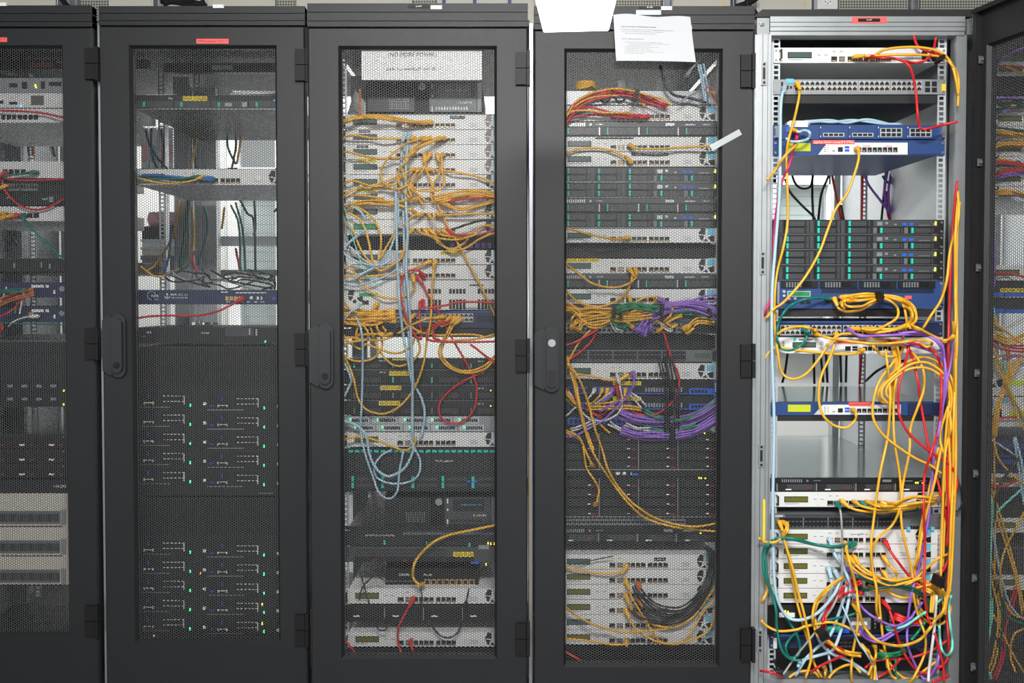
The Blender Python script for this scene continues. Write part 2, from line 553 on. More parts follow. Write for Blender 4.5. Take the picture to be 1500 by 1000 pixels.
# the open rack: aluminium front frame
root = RACK[5]
xc, yd, ye, _ = RK[5]
X5 = lambda px, Y=None: P(px, 500, yd if Y is None else Y).x - xc
Z5 = lambda py, Y=None: P(1260, py, yd if Y is None else Y).z
p = MB()
for a, b_, y in ((1103.5, 1108, 0.004), (1108, 1114, 0.0), (1114, 1115, 0.006), (1115, 1121.5, 0.0), (1121.5, 1122.5, 0.006), (1122.5, 1127, 0.001)):
    p.box(X5(a), X5(b_), y, 0.05, 0.0, Z5(50))
p.build('frame_post', 'aluminium', root)
p = MB()
p.box(X5(1398), X5(1413), 0.008, 0.04, 0.0, Z5(50))
p.box(X5(1413), X5(1416), 0.02, 0.04, 0.0, Z5(50))
p.build('frame_post', 'aluminium', root, label='aluminium frame post mirroring the yellow cables')
p = MB()
for a, b_, y in ((24, 32, 0.0), (32, 33, 0.005), (33, 38.5, 0.0), (38.5, 39.5, 0.005), (39.5, 45, 0.0), (45, 46, 0.005), (46, 51, 0.003)):
    p.box(X5(1125), X5(1408), y, 0.045, Z5(b_), Z5(a))
p.build('top_beam', 'aluminium', root)
p = MB()
p.box(X5(1106), X5(1124), 0.002, 0.045, Z5(50), Z5(26))
p.cyl(X5(1113), Z5(34), 0.008, -0.004, 0.002, 6)
p.cyl(X5(1113), Z5(34), 0.004, -0.010, -0.004, 8)
p.build('corner_bracket', 'steel', root)
p = MB()
p.box(X5(1412), X5(1419), 0.004, 0.045, Z5(50), Z5(27))
p.build('corner_bracket', 'aluminium', root)
MB().prism([(X5(1101), Z5(24)), (X5(1420), Z5(24)), (X5(1417), Z5(13)), (X5(1114), Z5(13))], 0.004, 0.03).build('roof_fascia', 'roof_black', root)
MB().box(X5(1124), X5(1400), -0.002, 0.05, Z5(1001), Z5(994)).build('bottom_beam', 'aluminium', root)
for py in (108, 385, 667, 938):
    b_ = MB()
    z = P(1114, py, yd).z
    b_.box(X5(1111.5), X5(1120), -0.004, 0.0, z - 0.032, z + 0.032)
    b_.build('strike_plate', 'steel', root)
    b_ = MB()
    for dz in (-0.025, 0.025):
        b_.cyl(X5(1115.7), z + dz, 0.0035, -0.007, -0.004, 8)
    b_.box(X5(1114), X5(1117.5), -0.0045, -0.004, z - 0.016, z + 0.016)
    b_.build('screw', 'dark_metal', root, kind='stuff')
strip(root, 5, 1247.5, 1299, 25.2, 34, 'label_red', label='red label strip on the top beam')
strip(root, 5, 1257, 1289, 27.3, 31.8, 'plastic_black', '0-07', 'ink_white', y=yd - 0.0014, label='black number plate with white digits', size=0.006)
strip(root, 5, 1117, 1121, 731, 791, 'label_yellow', y=yd - 0.001, label='yellow tape strip on the left post')
MB().box(X5(1416.2), X5(1424.5), 0.045, 0.12, 0.0, Z5(24)).build('hinge_post', 'roof_black', root)
# blank rear panel in the top of the open rack
MB().box(-0.28, 0.22, 0.55, 0.56, P(1260, 182, yd + 0.55).z - 0.03, ZTOP[5] - 0.05).build('blank_panel', 'plastic_black', root)

# the open rack's own door, swung out to the right
hx = P(1425, 500, 0.0).x
d = MB()
W, HT = 0.56, Z5(21)
z0 = 0.045
ox0, ox1, oz1, oz0 = 0.034, 0.034 + OPW, P(1440, 62, -0.05).z, 0.07
d = door_frame(0, W, z0, HT, ox0, ox1, oz0, oz1).build('door', 'door_black', root, label='open door swung out at right')
d.location = (hx - xc, -yd, 0)
d.rotation_euler = (0, 0, -math.radians(75.5))
pn = link('perforated_panel', HEX, d, ((ox0 + ox1) / 2, 0.012, oz0 + 0.004), kind='stuff')
pn.scale = (1, 1, (oz1 - oz0) / OPH)
st = MB()
st.box(0.004, 0.016, -0.018, 0.0, z0, HT)
st.box(0.0, W, -0.02, 0.0, HT - 0.012, HT)
st.build('stiffener', 'dark_metal', d)
for py in (88, 238, 392, 546, 693, 846, 976):
    shared('dhook', lambda b: (b.box(0.0, 0.006, -0.010, 0.0, -0.010, -0.006), b.box(0.0, 0.006, -0.010, 0.0, 0.006, 0.010), b.box(0.002, 0.006, -0.012, 0.0, -0.010, 0.010), b.box(0.006, 0.012, -0.010, -0.004, -0.003, 0.003)), 'latch_clip', 'mid_grey', d, (0.018, 0, P(1437, py, -0.02).z))

# ------------------------------------------------------------------ ceiling lamp reflected in glass, built as an added hanging panel
a, b_ = P(795, 45, -0.5), P(890.5, 45, -0.5)
lz = a.z
lamp = empty('lamp_reflection', (93 / F * (DIST - 0.81), -0.81, lz), 'bright white lamp panel hanging before the fourth rack at the top', 'lamp')
hw = (b_.x - a.x) / 2
pts = [(-hw, 0.31), (-hw * 0.97, 0.316), (hw * 0.97, 0.316), (hw, 0.31), (hw * 1.12, 0.1), (hw * 1.2, -0.05), (hw * 1.2, -0.5), (-hw * 1.2, -0.5), (-hw * 1.2, -0.05), (-hw * 1.12, 0.1)]


def slab(b, z0, z1, s=1.0):
    n = len(pts)
    i = len(b.v)
    b.v += [(x * s, y, z0) for x, y in pts] + [(x * s, y, z1) for x, y in pts]
    b.f += [tuple(range(i + n - 1, i - 1, -1)), tuple(range(i + n, i + 2 * n))]
    for k in range(n):
        k2 = (k + 1) % n
        b.f.append((i + k, i + k2, i + n + k2, i + n + k))
    return b


lamp.rotation_euler = (0, 0, -math.radians(4.3))
slab(MB(), 0.0, 0.012).build('diffuser', 'lamp_glow', lamp)
slab(MB(), 0.012, 0.05, 0.98).build('housing', 'lamp_housing', lamp)
for sx in (-1, 1):
    for y in (0.2, -0.4):
        MB().tube([(sx * hw * 0.8, y, 0.05), (sx * hw * 0.8, y, 2.75 - lz)], 0.0015, 5).build('suspension_wire', 'steel', lamp)  # wires made up to carry the added panel


# ------------------------------------------------------------------ equipment
UNITS = {r: [] for r in RK}
U1 = 0.0424                      # height of one rack unit as it measures in the photograph
PW = 0.4826


class Unit:
    def __init__(s, r, y0, y1, name, label, cat, short, group=None, dy=0.0, w=PW, dx=0.0):
        xc, yd, ye, ph = RK[r]
        s.r, s.Y = r, ye + dy
        pxc = 750 + (xc + dx) * F / (DIST + s.Y)
        s.x = xc + dx
        s.z0, s.z1 = P(pxc, y1, s.Y).z, P(pxc, y0, s.Y).z
        s.h = s.z1 - s.z0
        lab = label + ' ' + ph if ' rack' not in label else label
        s.o = empty(name, (s.x, s.Y, s.z0), lab, cat, group)
        UNITS[r].append((y0, y1, short))

    def X(s, px, py=None):
        return P(px, py or 500, s.Y).x - s.x

    def Z(s, py, px=None):
        return P(px or 750 + s.x * 515, py, s.Y).z - s.z0

    def box(s, name, px0, px1, py0, py1, m, out=0.001, back=0.001, parent=None, **kw):
        pm = (py0 + py1) / 2
        return MB().box(s.X(px0, pm), s.X(px1, pm), -out, back, s.Z(py1), s.Z(py0)).build(name, m, parent or s.o, **kw)

    def boxes(s, name, rects, m, out=0.001, back=0.001, parent=None, **kw):
        b = MB()
        for px0, px1, py0, py1 in rects:
            pm = (py0 + py1) / 2
            b.box(s.X(px0, pm), s.X(px1, pm), -out, back, s.Z(py1), s.Z(py0))
        kw.setdefault('kind', 'stuff')
        return b.build(name, m, parent or s.o, **kw)

    def body(s, m='server_black', depth=0.55, lid=None, face=None, ears=True):
        h, g = s.h, 0.0007
        shared(('body', m, round(h, 4), depth), lambda b: b.box(-0.22, 0.22, 0.0015, depth, g, h - g), 'chassis', m, s.o)
        if lid:
            MB().box(-0.219, 0.219, 0.004, depth - 0.01, h - g, h).build('lid', lid, s.o)
        if ears:
            shared(('face', face or m, round(h, 4)), lambda b: b.box(-PW / 2, PW / 2, 0.0, 0.002, g, h - g), 'front_panel', face or m, s.o)
            e = MB()
            for sx in (-1, 1):
                for z in ((0.2, 0.8) if h < 0.06 else (0.1, 0.9)):
                    e.cyl(sx * 0.2345, h * z, 0.0032, -0.002, 0.0, 8)
            shared(('earscrew', round(h, 4)), lambda b: (b.v.extend(e.v), b.f.extend(e.f)), 'screw', 'steel', s.o, kind='stuff')
        return s

    def led(s, *pts):
        for px, py, c in pts:
            shared('led_' + c, lambda b: b.box(-0.0016, 0.0016, -0.0022, 0, -0.003, 0.003), 'indicator', 'led_' + c, s.o, (s.X(px, py), 0, s.Z(py)))
        return s

    def tag(s, px0, px1, py0, py1, m='label_yellow', body=None, tm='ink', out=0.0018):
        o = s.box('label_strip', px0, px1, py0, py1, m, out, 0.0)
        o['label'] = m.split('_')[1] + ' label strip'
        if body:
            s.txt(body, px0 + 1.5, py1 - (py1 - py0) * 0.25, (s.Z(py0) - s.Z(py1)) * 0.75, tm, (px1 - px0 - 3), parent=o, out=out + 0.0004)
        return o

    def txt(s, body, px, py, size, m='ink', wpx=None, parent=None, out=0.0006, **kw):
        return text(body, s.X(px, py), s.Z(py), size, m, parent or s.o, -out, width=(s.X(px + wpx, py) - s.X(px, py)) if wpx else None, **kw)

    def vents(s, px0, px1, py0, py1, m='slot_black', n=24, rows=3):
        """rows of slanted ventilation slots"""
        b = MB()
        x0, x1, z0, z1 = s.X(px0), s.X(px1), s.Z(py1), s.Z(py0)
        dx, dz = (x1 - x0) / n, (z1 - z0) / rows
        for q in range(rows):
            for k in range(n):
                x, z = x0 + (k + 0.25 * (q % 2)) * dx, z0 + (q + 0.15) * dz
                b.prism([(x, z), (x + dx * 0.5, z), (x + dx * 0.75, z + dz * 0.7), (x + dx * 0.25, z + dz * 0.7)], -0.0008, 0.0005)
        return b.build('vent_slots', m, s.o, kind='stuff')


def ports_mesh(b, spec, d=0.0008):
    for x0, x1, z0, z1 in spec:
        b.box(x0, x1, -d, 0.001, z0, z1)


def emblem(b, part, z):
    """the fan-shaped emblem: four dark blades and one blue square; z = bottom, about 0.036 high"""
    if part == 'dark':
        b.prism([(0.170, z + 0.020), (0.189, z + 0.0175), (0.1895, z + 0.036), (0.178, z + 0.036)], -0.0008, 0)
        b.prism([(0.171, z + 0.017), (0.187, z + 0.0145), (0.181, z + 0.001), (0.176, z + 0.004)], -0.0008, 0)
        b.prism([(0.185, z + 0.0), (0.199, z - 0.002), (0.192, z + 0.0075)], -0.0008, 0)
        b.prism([(0.197, z + 0.012), (0.215, z + 0.0165), (0.215, z - 0.001), (0.204, z - 0.001)], -0.0008, 0)
    else:
        b.prism([(0.196, z + 0.018), (0.215, z + 0.018), (0.215, z + 0.036), (0.196, z + 0.036)], -0.0008, 0)


def white_appliance(r, y0, y1, label, short, screen='lcd_olive', emblem_reflect=False, depth=0.42, cat='network appliance', dots=True, dx=0.0):
    u = Unit(r, y0, y1, 'network_appliance', label, cat, short, 'white slim network appliances', dx=dx)
    u.body('white_paint', depth)
    h = u.h
    k = h / U1
    shared(('wa_handle', round(h, 4)), lambda b: (b.box(-0.226, -0.223, -0.016, 0, h * .2, h * .26), b.box(-0.226, -0.223, -0.016, 0, h * .74, h * .8), b.box(-0.2265, -0.2225, -0.018, -0.014, h * .2, h * .8)), 'handle', 'dark_metal', u.o)
    sc = shared(('wa_bezel', round(h, 4)), lambda b: b.box(-0.202, -0.135, -0.0012, 0.001, h * .32, h * .70), 'screen_bezel', 'plastic_black', u.o)
    shared(('wa_lcd', screen, round(h, 4)), lambda b: b.box(-0.2, -0.137, -0.0016, 0, h * .36, h * .66), 'screen', screen, sc)
    sp = [(-0.080, -0.064, h * .10, h * .42), (-0.058, -0.042, h * .10, h * .24), (-0.058, -0.042, h * .28, h * .42)]
    sp += [(-0.034 + q * 0.0148, -0.0215 + q * 0.0148, h * .10, h * .42) for q in range(4)]
    sp += [(0.030 + q * 0.0148, 0.0425 + q * 0.0148, h * .10, h * .42) for q in range(4)]
    shared(('wa_ports', round(h, 4)), lambda b: ports_mesh(b, sp), 'port_row', 'slot_black', u.o, kind='stuff')
    shared(('wa_pins', round(h, 4)), lambda b: ports_mesh(b, [(a + .002, c - .002, z + .001, z + .004) for a, c, z, _ in sp], 0.0011), 'port_contacts', 'copper_pin', u.o, kind='stuff')
    em = shared(('wa_emb', emblem_reflect, round(h, 4)), lambda b: emblem(b, 'dark', h * .12), 'emblem', 'reflect_and_vent_brown' if emblem_reflect else 'emblem_black', u.o, kind='stuff')
    shared(('wa_embsq', round(h, 4)), lambda b: emblem(b, 'sq', h * .12), 'emblem_square', 'sky_blue', em)
    if dots:
        shared(('wa_print', round(h, 4)), lambda b: ports_mesh(b, [(-0.118, -0.110, h * .5, h * .53), (-0.1, -0.09, h * .5, h * .53), (-0.2, -0.16, h * .20, h * .225), (-0.108, -0.106, h * .12, h * .15), (-0.108, -0.106, h * .82, h * .85), (-0.076, -0.068, h * .72, h * .75), (-0.056, -0.048, h * .72, h * .75), (0.125, 0.15, h * .2, h * .22), (0.13, 0.15, h * .3, h * .32), (0.125, 0.15, h * .4, h * .42)], 0.0004), 'printing', 'ink_grey', u.o, kind='stuff')
        shared(('wa_led', round(h, 4)), lambda b: ports_mesh(b, [(-0.0718, -0.0702, h * .55, h * .59)], 0.001), 'indicator', 'lcd_yellow', u.o)
    return u


def tray(u, x, z, w, h, latch='teal_latch', lw=0.006, lx=0.004, name='drive_tray', m='server_black'):
    t = shared(('tray', round(w, 4), round(h, 4), m), lambda b: (b.box(0, w, -0.003, 0.0, 0, h),), name, m, u.o, (x, 0, z))
    n = max(4, int((w - lx - lw - .01) / 0.0052))
    def vent(b):
        for q in range(n):
            for rr in range(3):
                xx = lx + lw + 0.004 + (q + 0.3 * (rr % 2)) * 0.0052
                b.box(xx, xx + 0.0024, -0.0034, -0.003, h * (.16 + .26 * rr), h * (.32 + .26 * rr))
    shared(('trayv', round(w, 4), round(h, 4)), vent, 'vent_slots', 'mid_grey', t, kind='stuff')
    if latch:
        shared(('latch', round(lw, 4), round(h, 4), latch), lambda b: b.box(0, lw, -0.0065, -0.003, h * .06, h * .94), 'latch', latch, t, (lx, 0, 0))
    shared(('tray_end', round(h, 4)), lambda b: b.box(-0.004, 0, -0.004, -0.003, h * .1, h * .9), 'handle', 'server_grey', t, (w - 0.001, 0, 0))
    return t


def latch_server(r, y0, y1, label, short):
    u = Unit(r, y0, y1, 'server', label, 'server', short, 'black servers with teal latches')
    u.body('server_black', 0.62, lid='glossy_lid')
    h = u.h
    for c in range(3):
        for q in range(2):
            tray(u, -0.2075 + c * 0.0872, h * (.07 + .46 * q), 0.066, h * .40)
        shared(('lsep', round(h, 4)), lambda b: (b.box(0, 0.010, -0.004, 0, h * .08, h * .92), b.box(-0.012, -0.002, -0.002, 0, h * .08, h * .92)), 'drive_handle', 'server_grey', u.o, (-0.224 + c * 0.0872, 0, 0))
    for c in range(2):
        tray(u, 0.056 + c * 0.0872, h * .07, 0.068, h * .40)
        shared(('lsep2', round(h, 4)), lambda b: b.box(0, 0.010, -0.004, 0, h * .08, h * .46), 'drive_handle', 'mid_grey', u.o, (0.041 + c * 0.0872, 0, 0))
    shared(('lstrip', round(h, 4)), lambda b: b.box(0.042, 0.222, -0.0025, 0, h * .53, h * .95), 'control_panel', 'server_grey', u.o)
    shared(('lusb', round(h, 4)), lambda b: ports_mesh(b, [(0.123, 0.135, h * .60, h * .78), (0.142, 0.154, h * .60, h * .78)], 0.0034), 'usb_port', 'blue_bright', u.o, kind='stuff')
    shared(('lbits', round(h, 4)), lambda b: ports_mesh(b, [(0.075, 0.083, h * .68, h * .84), (0.1, 0.107, h * .62, h * .72), (0.17, 0.20, h * .60, h * .64), (0.052, 0.067, h * .6, h * .85), (0.21, 0.214, h * .6, h * .75)], 0.0031), 'printing', 'steel', u.o, kind='stuff')
    shared(('lline', round(h, 4)), lambda b: b.box(-0.224, 0.224, -0.001, 0, 0.0005, 0.0016), 'edge_line', 'steel', u.o)
    shared('led_yellow_tall', lambda b: b.box(-0.0018, 0.0018, -0.004, 0, -0.005, 0.005), 'indicator', 'led_yellow', u.o, (0.2165, 0, h * .74))
    return u


def bay_server(r, y0, y1, label, short, latch='teal_latch', base='server_black', depth=0.6, lid='glossy_lid', strip_m='server_grey', maroon=False):
    """1U server with a strip above four wide drive trays"""
    u = Unit(r, y0, y1, 'server', label, 'server', short, 'black four bay servers')
    u.body(base, depth, lid=lid)
    h = u.h
    shared(('bstrip', strip_m, round(h, 4)), lambda b: b.box(-0.222, 0.222, -0.002, 0, h * .64, h * .96), 'control_panel', strip_m, u.o)
    shared(('bbits', round(h, 4)), lambda b: ports_mesh(b, [(-0.14, -0.135, h * .72, h * .86), (-0.12, -0.1, h * .78, h * .82), (0.075, 0.1, h * .7, h * .88), (0.13, 0.16, h * .74, h * .82), (0.18, 0.2, h * .76, h * .82)] + [(-0.21 + q * .006, -0.207 + q * .006, h * .68, h * .9) for q in range(10)], 0.0025), 'printing', 'steel', u.o, kind='stuff')
    for c in range(4):
        t = tray(u, -0.2195 + c * 0.1115, h * .07, 0.104, h * .52, latch, 0.0035, 0.017)
        shared(('bfr', round(h, 4)), lambda b: b.box(-0.006, -0.0025, -0.004, 0, 0, h * .52), 'tray_edge', 'steel', t)
        if maroon:
            shared('marb', lambda b: b.box(0.078, 0.09, -0.0036, -0.003, 0.004, 0.009), 'release_tab', 'maroon', t)
            shared('marw', lambda b: b.box(0.02, 0.036, -0.0036, -0.003, 0.002, 0.005), 'label_tab', 'label_white', t)
    return u


def switch48(r, y0, y1, label, short, m, pxa, pxb, pya, pyb, rim='zinc', groups=4, rows=2, depth=0.3, per=12, lid=None, block='slot_black', dark='slot_black'):
    """switch with two rows of sockets, in groups, from pxa to pxb"""
    u = Unit(r, y0, y1, 'network_switch', label, 'switch', short)
    u.body(m, depth, lid=lid)
    xa, xb, za, zb = u.X(pxa, y0), u.X(pxb, y0), u.Z(pyb), u.Z(pya)
    gw = (xb - xa) / groups
    n = per // 2
    fr = MB()
    ho = MB()
    pn = MB()
    for g in range(groups):
        x0 = xa + g * gw + gw * .02
        x1 = x0 + gw * .94
        fr.box(x0, x1, -0.0012, 0, za, zb)
        pw = (x1 - x0) / n
        for q in range(n):
            for w in range(rows):
                zz = za + (zb - za) * w / rows
                hh = (zb - za) / rows
                ho.prism([(x0 + (q + .1) * pw, zz + hh * .12), (x0 + (q + .9) * pw, zz + hh * .12), (x0 + (q + .9) * pw, zz + hh * .7), (x0 + (q + .68) * pw, zz + hh * .7), (x0 + (q + .68) * pw, zz + hh * .9), (x0 + (q + .32) * pw, zz + hh * .9), (x0 + (q + .32) * pw, zz + hh * .7), (x0 + (q + .1) * pw, zz + hh * .7)], -0.0016, 0)
                pn.box(x0 + (q + .2) * pw, x0 + (q + .8) * pw, -0.002, 0, zz + hh * .14, zz + hh * .3)
    f = fr.build('port_block', rim, u.o, kind='stuff')
    ho.build('port_row', dark, f, kind='stuff')
    pn.build('port_contacts', 'copper_pin' if rim == 'zinc' else 'mid_grey', f, kind='stuff')
    return u


# ---------------- rack 2
u = Unit(2, 139, 160, 'server', 'black slim server with a yellow label', 'server', 'top black server').body('server_black', 0.5, lid='glossy_lid')
u.tag(268, 304, 141, 148, body='RACK 11 NODE')
for k, px in enumerate((207, 262, 317, 372)):
    t = u.box('drive_tray', px - 6, px + 46, 148, 158, 'server_grey', 0.003)
    u.boxes('latch', [(px + 3, px + 6, 150, 157)], 'teal_latch', 0.005, parent=t, kind=None)
u.box('edge_line', 196, 408, 159, 160.3, 'steel', 0.002)
u.boxes('printing', [(247, 253, 143, 146), (330, 340, 151, 156), (355, 362, 150, 157)], 'steel', 0.0034)
u.led((402, 148, 'blue'))
for k, (a, b_, n_, m, lb) in enumerate(((212, 256, 9, 'chassis_beige', 'loose bundle of tan envelopes lying on the top black server'), (338, 404, 12, 'label_white', 'loose bundle of white sheets lying on the top black server'))):
    q0 = P((a + b_) / 2, 138.5, RK[2][2] + 0.12)
    q0.z = u.z0 + u.h
    pb = empty('paper_bundle', q0, lb + ' in the second rack', 'paper bundle')
    random.seed(5 + k)
    w_ = (b_ - a) / 490 / 2
    for i in range(n_):
        sh_ = random.uniform(-.006, .006)
        o_ = MB().box(-w_ + sh_, w_ + sh_, random.uniform(0, .01), 0.2, 0, 0.0022).build('sheet', m, pb, (0, 0, 0.0005 + i * 0.0035))
        o_.rotation_euler = (0, random.uniform(-.03, .03), 0)
u = white_appliance(2, 247.5, 271, 'white slim appliance behind blue and yellow cables', 'white appliance', dx=0.0)
u.tag(376, 382, 258, 264, 'label_white')
u = Unit(2, 424, 446, 'network_probe', 'dark navy probe box with two white logos and a red plug', 'probe', 'dark probe box').body('navy', 0.30)
ring = MB()
for k in range(16):
    a0, a1 = 2 * math.pi * (k - .4) / 16, 2 * math.pi * (k + .6) / 16
    if not 13 <= k <= 15:
        R0, R1, cx_, cz_ = 0.0118, 0.0125, u.X(222, 433), u.Z(432.5)
        ring.prism([(cx_ + R0 * math.cos(a0), cz_ + R0 * math.sin(a0)), (cx_ + R1 * math.cos(a0), cz_ + R1 * math.sin(a0)), (cx_ + R1 * math.cos(a1), cz_ + R1 * math.sin(a1)), (cx_ + R0 * math.cos(a1), cz_ + R0 * math.sin(a1))], -0.0006, 0)
ring.build('logo_ring', 'ink_white', u.o, kind='stuff')
u.txt('RIPE', 221, 435, 0.010, 'ink_white', 11)
u.txt('NCC', 227, 439.5, 0.006, 'ink_white', 5)
u.txt('RIPE ATLAS', 250, 433, 0.009, 'ink_white', 25)
u.txt('ANCHOR', 250, 437, 0.006, 'ink_white', 25)
cx_, cz_ = u.X(245, 433), u.Z(433)
b = MB()
b.box(cx_ - .0007, cx_ + .0007, -0.0006, 0, cz_ - .008, cz_ + .008)
b.box(cx_ - .004, cx_ + .004, -0.0006, 0, cz_ + .004, cz_ + .0055)
for k in range(6):
    a0, a1 = math.pi * (1 + k / 6), math.pi * (1 + (k + 1) / 6)
    b.prism([(cx_ + .0065 * math.cos(a0), cz_ - .001 + .0065 * math.sin(a0)), (cx_ + .008 * math.cos(a0), cz_ - .001 + .008 * math.sin(a0)), (cx_ + .008 * math.cos(a1), cz_ - .001 + .008 * math.sin(a1)), (cx_ + .0065 * math.cos(a1), cz_ - .001 + .0065 * math.sin(a1))], -0.0006, 0)
b.build('anchor_logo', 'ink_white', u.o, kind='stuff')
u.boxes('port_row', [(330 + 6.5 * q, 335 + 6.5 * q, 434, 440) for q in range(4)], 'copper_pin', 0.001)
u.boxes('printing', [(324, 334, 427, 428.4), (345, 390, 428, 429.4), (366, 370, 434, 438), (376, 379, 434, 439), (382, 384, 434, 439)] + [(332 + 10 * q, 337 + 10 * q, 441.5, 442.6) for q in range(6)], 'ink_white', 0.0006)
u.boxes('usb_port', [(399, 404, 435, 439)], 'blue_bright', 0.001)
u = Unit(2, 479, 503, 'storage_shelf', 'black slim unit with a green light above the blade servers', 'storage unit', 'black slim unit').body('server_black', 0.2)
u.txt('01', 215, 488, 0.008, 'ink_white', 6)
u.txt('STOR', 295, 489, 0.008, 'ink_white', 12)
u.box('drive_cover', 330, 372, 480, 492, 'server_grey', 0.003)
u.boxes('printing', [(365, 367, 481, 490), (375, 377, 482, 491), (206, 214, 492, 493)], 'steel', 0.0036)
u.led((389, 500, 'green'))


def blade_chassis(y0, yb0, y1, label, short, rows):
    u = Unit(2, y0, y1, 'blade_chassis', label, 'blade chassis', short).body('server_black', 0.48)
    u.boxes('top_grille', [(197 + 0.8 * k * 4.2, 198.6 + 0.8 * k * 4.2, y0 + 3, yb0 - 4) for k in range(63)], 'dark_metal', 0.002)
    for px in (197, 305):
        u.box('panel_joint', px - 1, px, y0 + 2, y1 - 12, 'slot_black', 0.0006)
    u.boxes('panel_joint', [(197, 408, (y0 + yb0) / 2, (y0 + yb0) / 2 + 1)], 'slot_black', 0.0025)
    n = 0
    for c, px in enumerate((196, 304)):
        for k, yb in enumerate(rows):
            yb = yb + 4 * c
            t = shared(('blade', round(u.h, 3)), lambda b: b.box(0, 0.205, -0.002, 0.001, 0, 0.051), 'blade', 'server_black', u.o, (u.X(px, yb), 0, u.Z(yb)), kind=None)
            n += 1
            for key, m, spec in (('bl_line', 'steel', [(0.0, 0.108, 0.001, 0.0028)]),
                                 ('bl_box', 'dark_metal', [(0.008, 0.064, 0.008, 0.047), (0.082, 0.15, 0.012, 0.047)]),
                                 ('bl_blue', 'blue_bright', [(0.008, 0.02, 0.012, 0.016), (0.042, 0.046, 0.028, 0.042)]),
                                 ('bl_white', 'label_white', [(0.030, 0.034, 0.010, 0.018), (0.034, 0.056, 0.014, 0.0165), (0.056, 0.06, 0.010, 0.018)] + [(0.088 + 0.011 * i, 0.095 + 0.011 * i, z, z + 0.0025) for i in range(6) for z in (0.018, 0.034)] + [(0.148, 0.151, 0.010, 0.036)]),
                                 ('bl_tag', 'label_white', [(0.206, 0.214, 0.008, 0.016)])):
                shared(key, lambda b, spec=spec: ports_mesh(b, spec, 0.003), {'bl_line': 'edge_line', 'bl_box': 'module', 'bl_blue': 'release_tab', 'bl_white': 'printing', 'bl_tag': 'slot_label'}[key], m, t, kind='stuff')
            shared('bl_led', lambda b: b.box(-0.0015, 0.0015, -0.004, 0, -0.004, 0.004), 'indicator', 'led_green', t, (0.168, 0, 0.008))
            if y0 > 700 and c == 1 and k > 2:
                shared('bl_led2', lambda b: b.box(-0.0015, 0.0015, -0.004, 0, -0.004, 0.004), 'indicator', 'led_yellow', t, (0.163, 0, 0.032))
    u.boxes('printing', [(198, 207, y1 - 9, y1 - 6), (378, 400, y1 - 4.5, y1 - 3)], 'mid_grey', 0.001)
    return u


u = blade_chassis(507, 568, 726, 'black blade server chassis, upper of the two', 'upper blade chassis', (597, 625, 653, 681, 709))
u.tag(187, 191, 514, 527, 'label_white')
u = blade_chassis(728, 786, 944, 'black blade server chassis, lower of the two', 'lower blade chassis', (812, 840, 868, 896, 924))
u.tag(188, 192, 729, 744, 'label_white')
u.led((294, 839, 'orange'), (226, 931, 'orange'))

# ---------------- rack 1
u = Unit(1, 114, 136, 'server', 'grey slim server with a yellow light near the top', 'server', 'top grey server').body('sheet_grey', 0.5)
u.boxes('printing', [(14, 26, 122, 128), (32, 40, 120, 130), (60, 66, 119, 130), (72, 90, 120, 126)], 'dark_metal')
u.led((52, 125, 'yellow'), (53, 128, 'yellow'))
u = Unit(1, 136, 158, 'network_appliance', 'white appliance with one dark square vent and a blue light', 'network appliance', 'white square-vent appliance').body('white_paint', 0.4)
u.box('vent', 46, 64, 140, 154, 'reflect_and_vent_brown')
u.boxes('port_row', [(-10, 5, 147, 152), (14, 25, 149, 153)], 'slot_black')
u.led((31, 155, 'blue'))
u = Unit(1, 159, 180, 'network_appliance', 'white appliance crossed by a drooping red cable', 'network appliance', 'white appliance under red cable').body('white_paint', 0.4)
u.boxes('port_row', [(2 + 8 * q, 8 + 8 * q, 168, 175) for q in range(7)], 'slot_black')
u = Unit(1, 236, 261, 'network_appliance', 'white appliance with a red and a green plug', 'network appliance', 'white appliance with green plug').body('white_paint', 0.4)
u.boxes('port_row', [(4 + 9 * q, 11 + 9 * q, 248, 256) for q in range(4)], 'slot_black')
u = switch48(1, 262, 282, 'dark switch with pale sockets under the drooping red cable', 'dark switch', 'server_black', 4, 56, 269, 279, 'sheet_grey', 2, 1, 0.3, 12)
u = Unit(1, 282, 301, 'network_switch', 'dark blank fronted switch inside the red cable loop', 'switch', 'lower dark switch').body('server_black', 0.3)
u.boxes('printing', [(10, 16, 288, 291), (62, 70, 290, 293), (72, 78, 288, 296)], 'steel')
u = Unit(1, 302, 324, 'network_appliance', 'white appliance with a row of yellow plugs', 'network appliance', 'white appliance with yellow plugs').body('white_paint', 0.4)
u.boxes('port_row', [(-8 + 9.5 * q, 0 + 9.5 * q, 312, 319) for q in range(7)], 'slot_black')
u = Unit(1, 378, 398, 'server', 'black slim server under the reflecting metal lid', 'server', 'black server').body('server_black', 0.62, lid='glossy_lid')
u.boxes('printing', [(20, 22, 385, 392), (72, 74, 386, 393), (60, 62, 384, 392)], 'steel')
for i, (a, lb) in enumerate(((413, 'upper of two navy boxes with white button logos'), (449, 'lower of two navy boxes with white button logos'))):
    u = Unit(1, a, a + 23, 'network_probe', lb, 'probe', ('upper', 'lower')[i] + ' navy box').body('navy', 0.25)
    u.boxes('printing', [(46, 64, a + 4, a + 8), (67, 72, a + 4, a + 8), (78, 81, a + 12, a + 17)], 'ink_white', 0.0006)
    u.boxes('port_row', [(42, 50, a + 8, a + 15)], 'copper_pin')
    MB().cyl(u.X(91, a), u.Z(a + 10), 0.008, -0.003, 0, 12).build('button', 'steel', u.o)
u = Unit(1, 500, 517, 'server', 'black slim server below a perforated grey lid', 'server', 'black server under grey lid').body('server_black', 0.5, lid='sheet_grey')
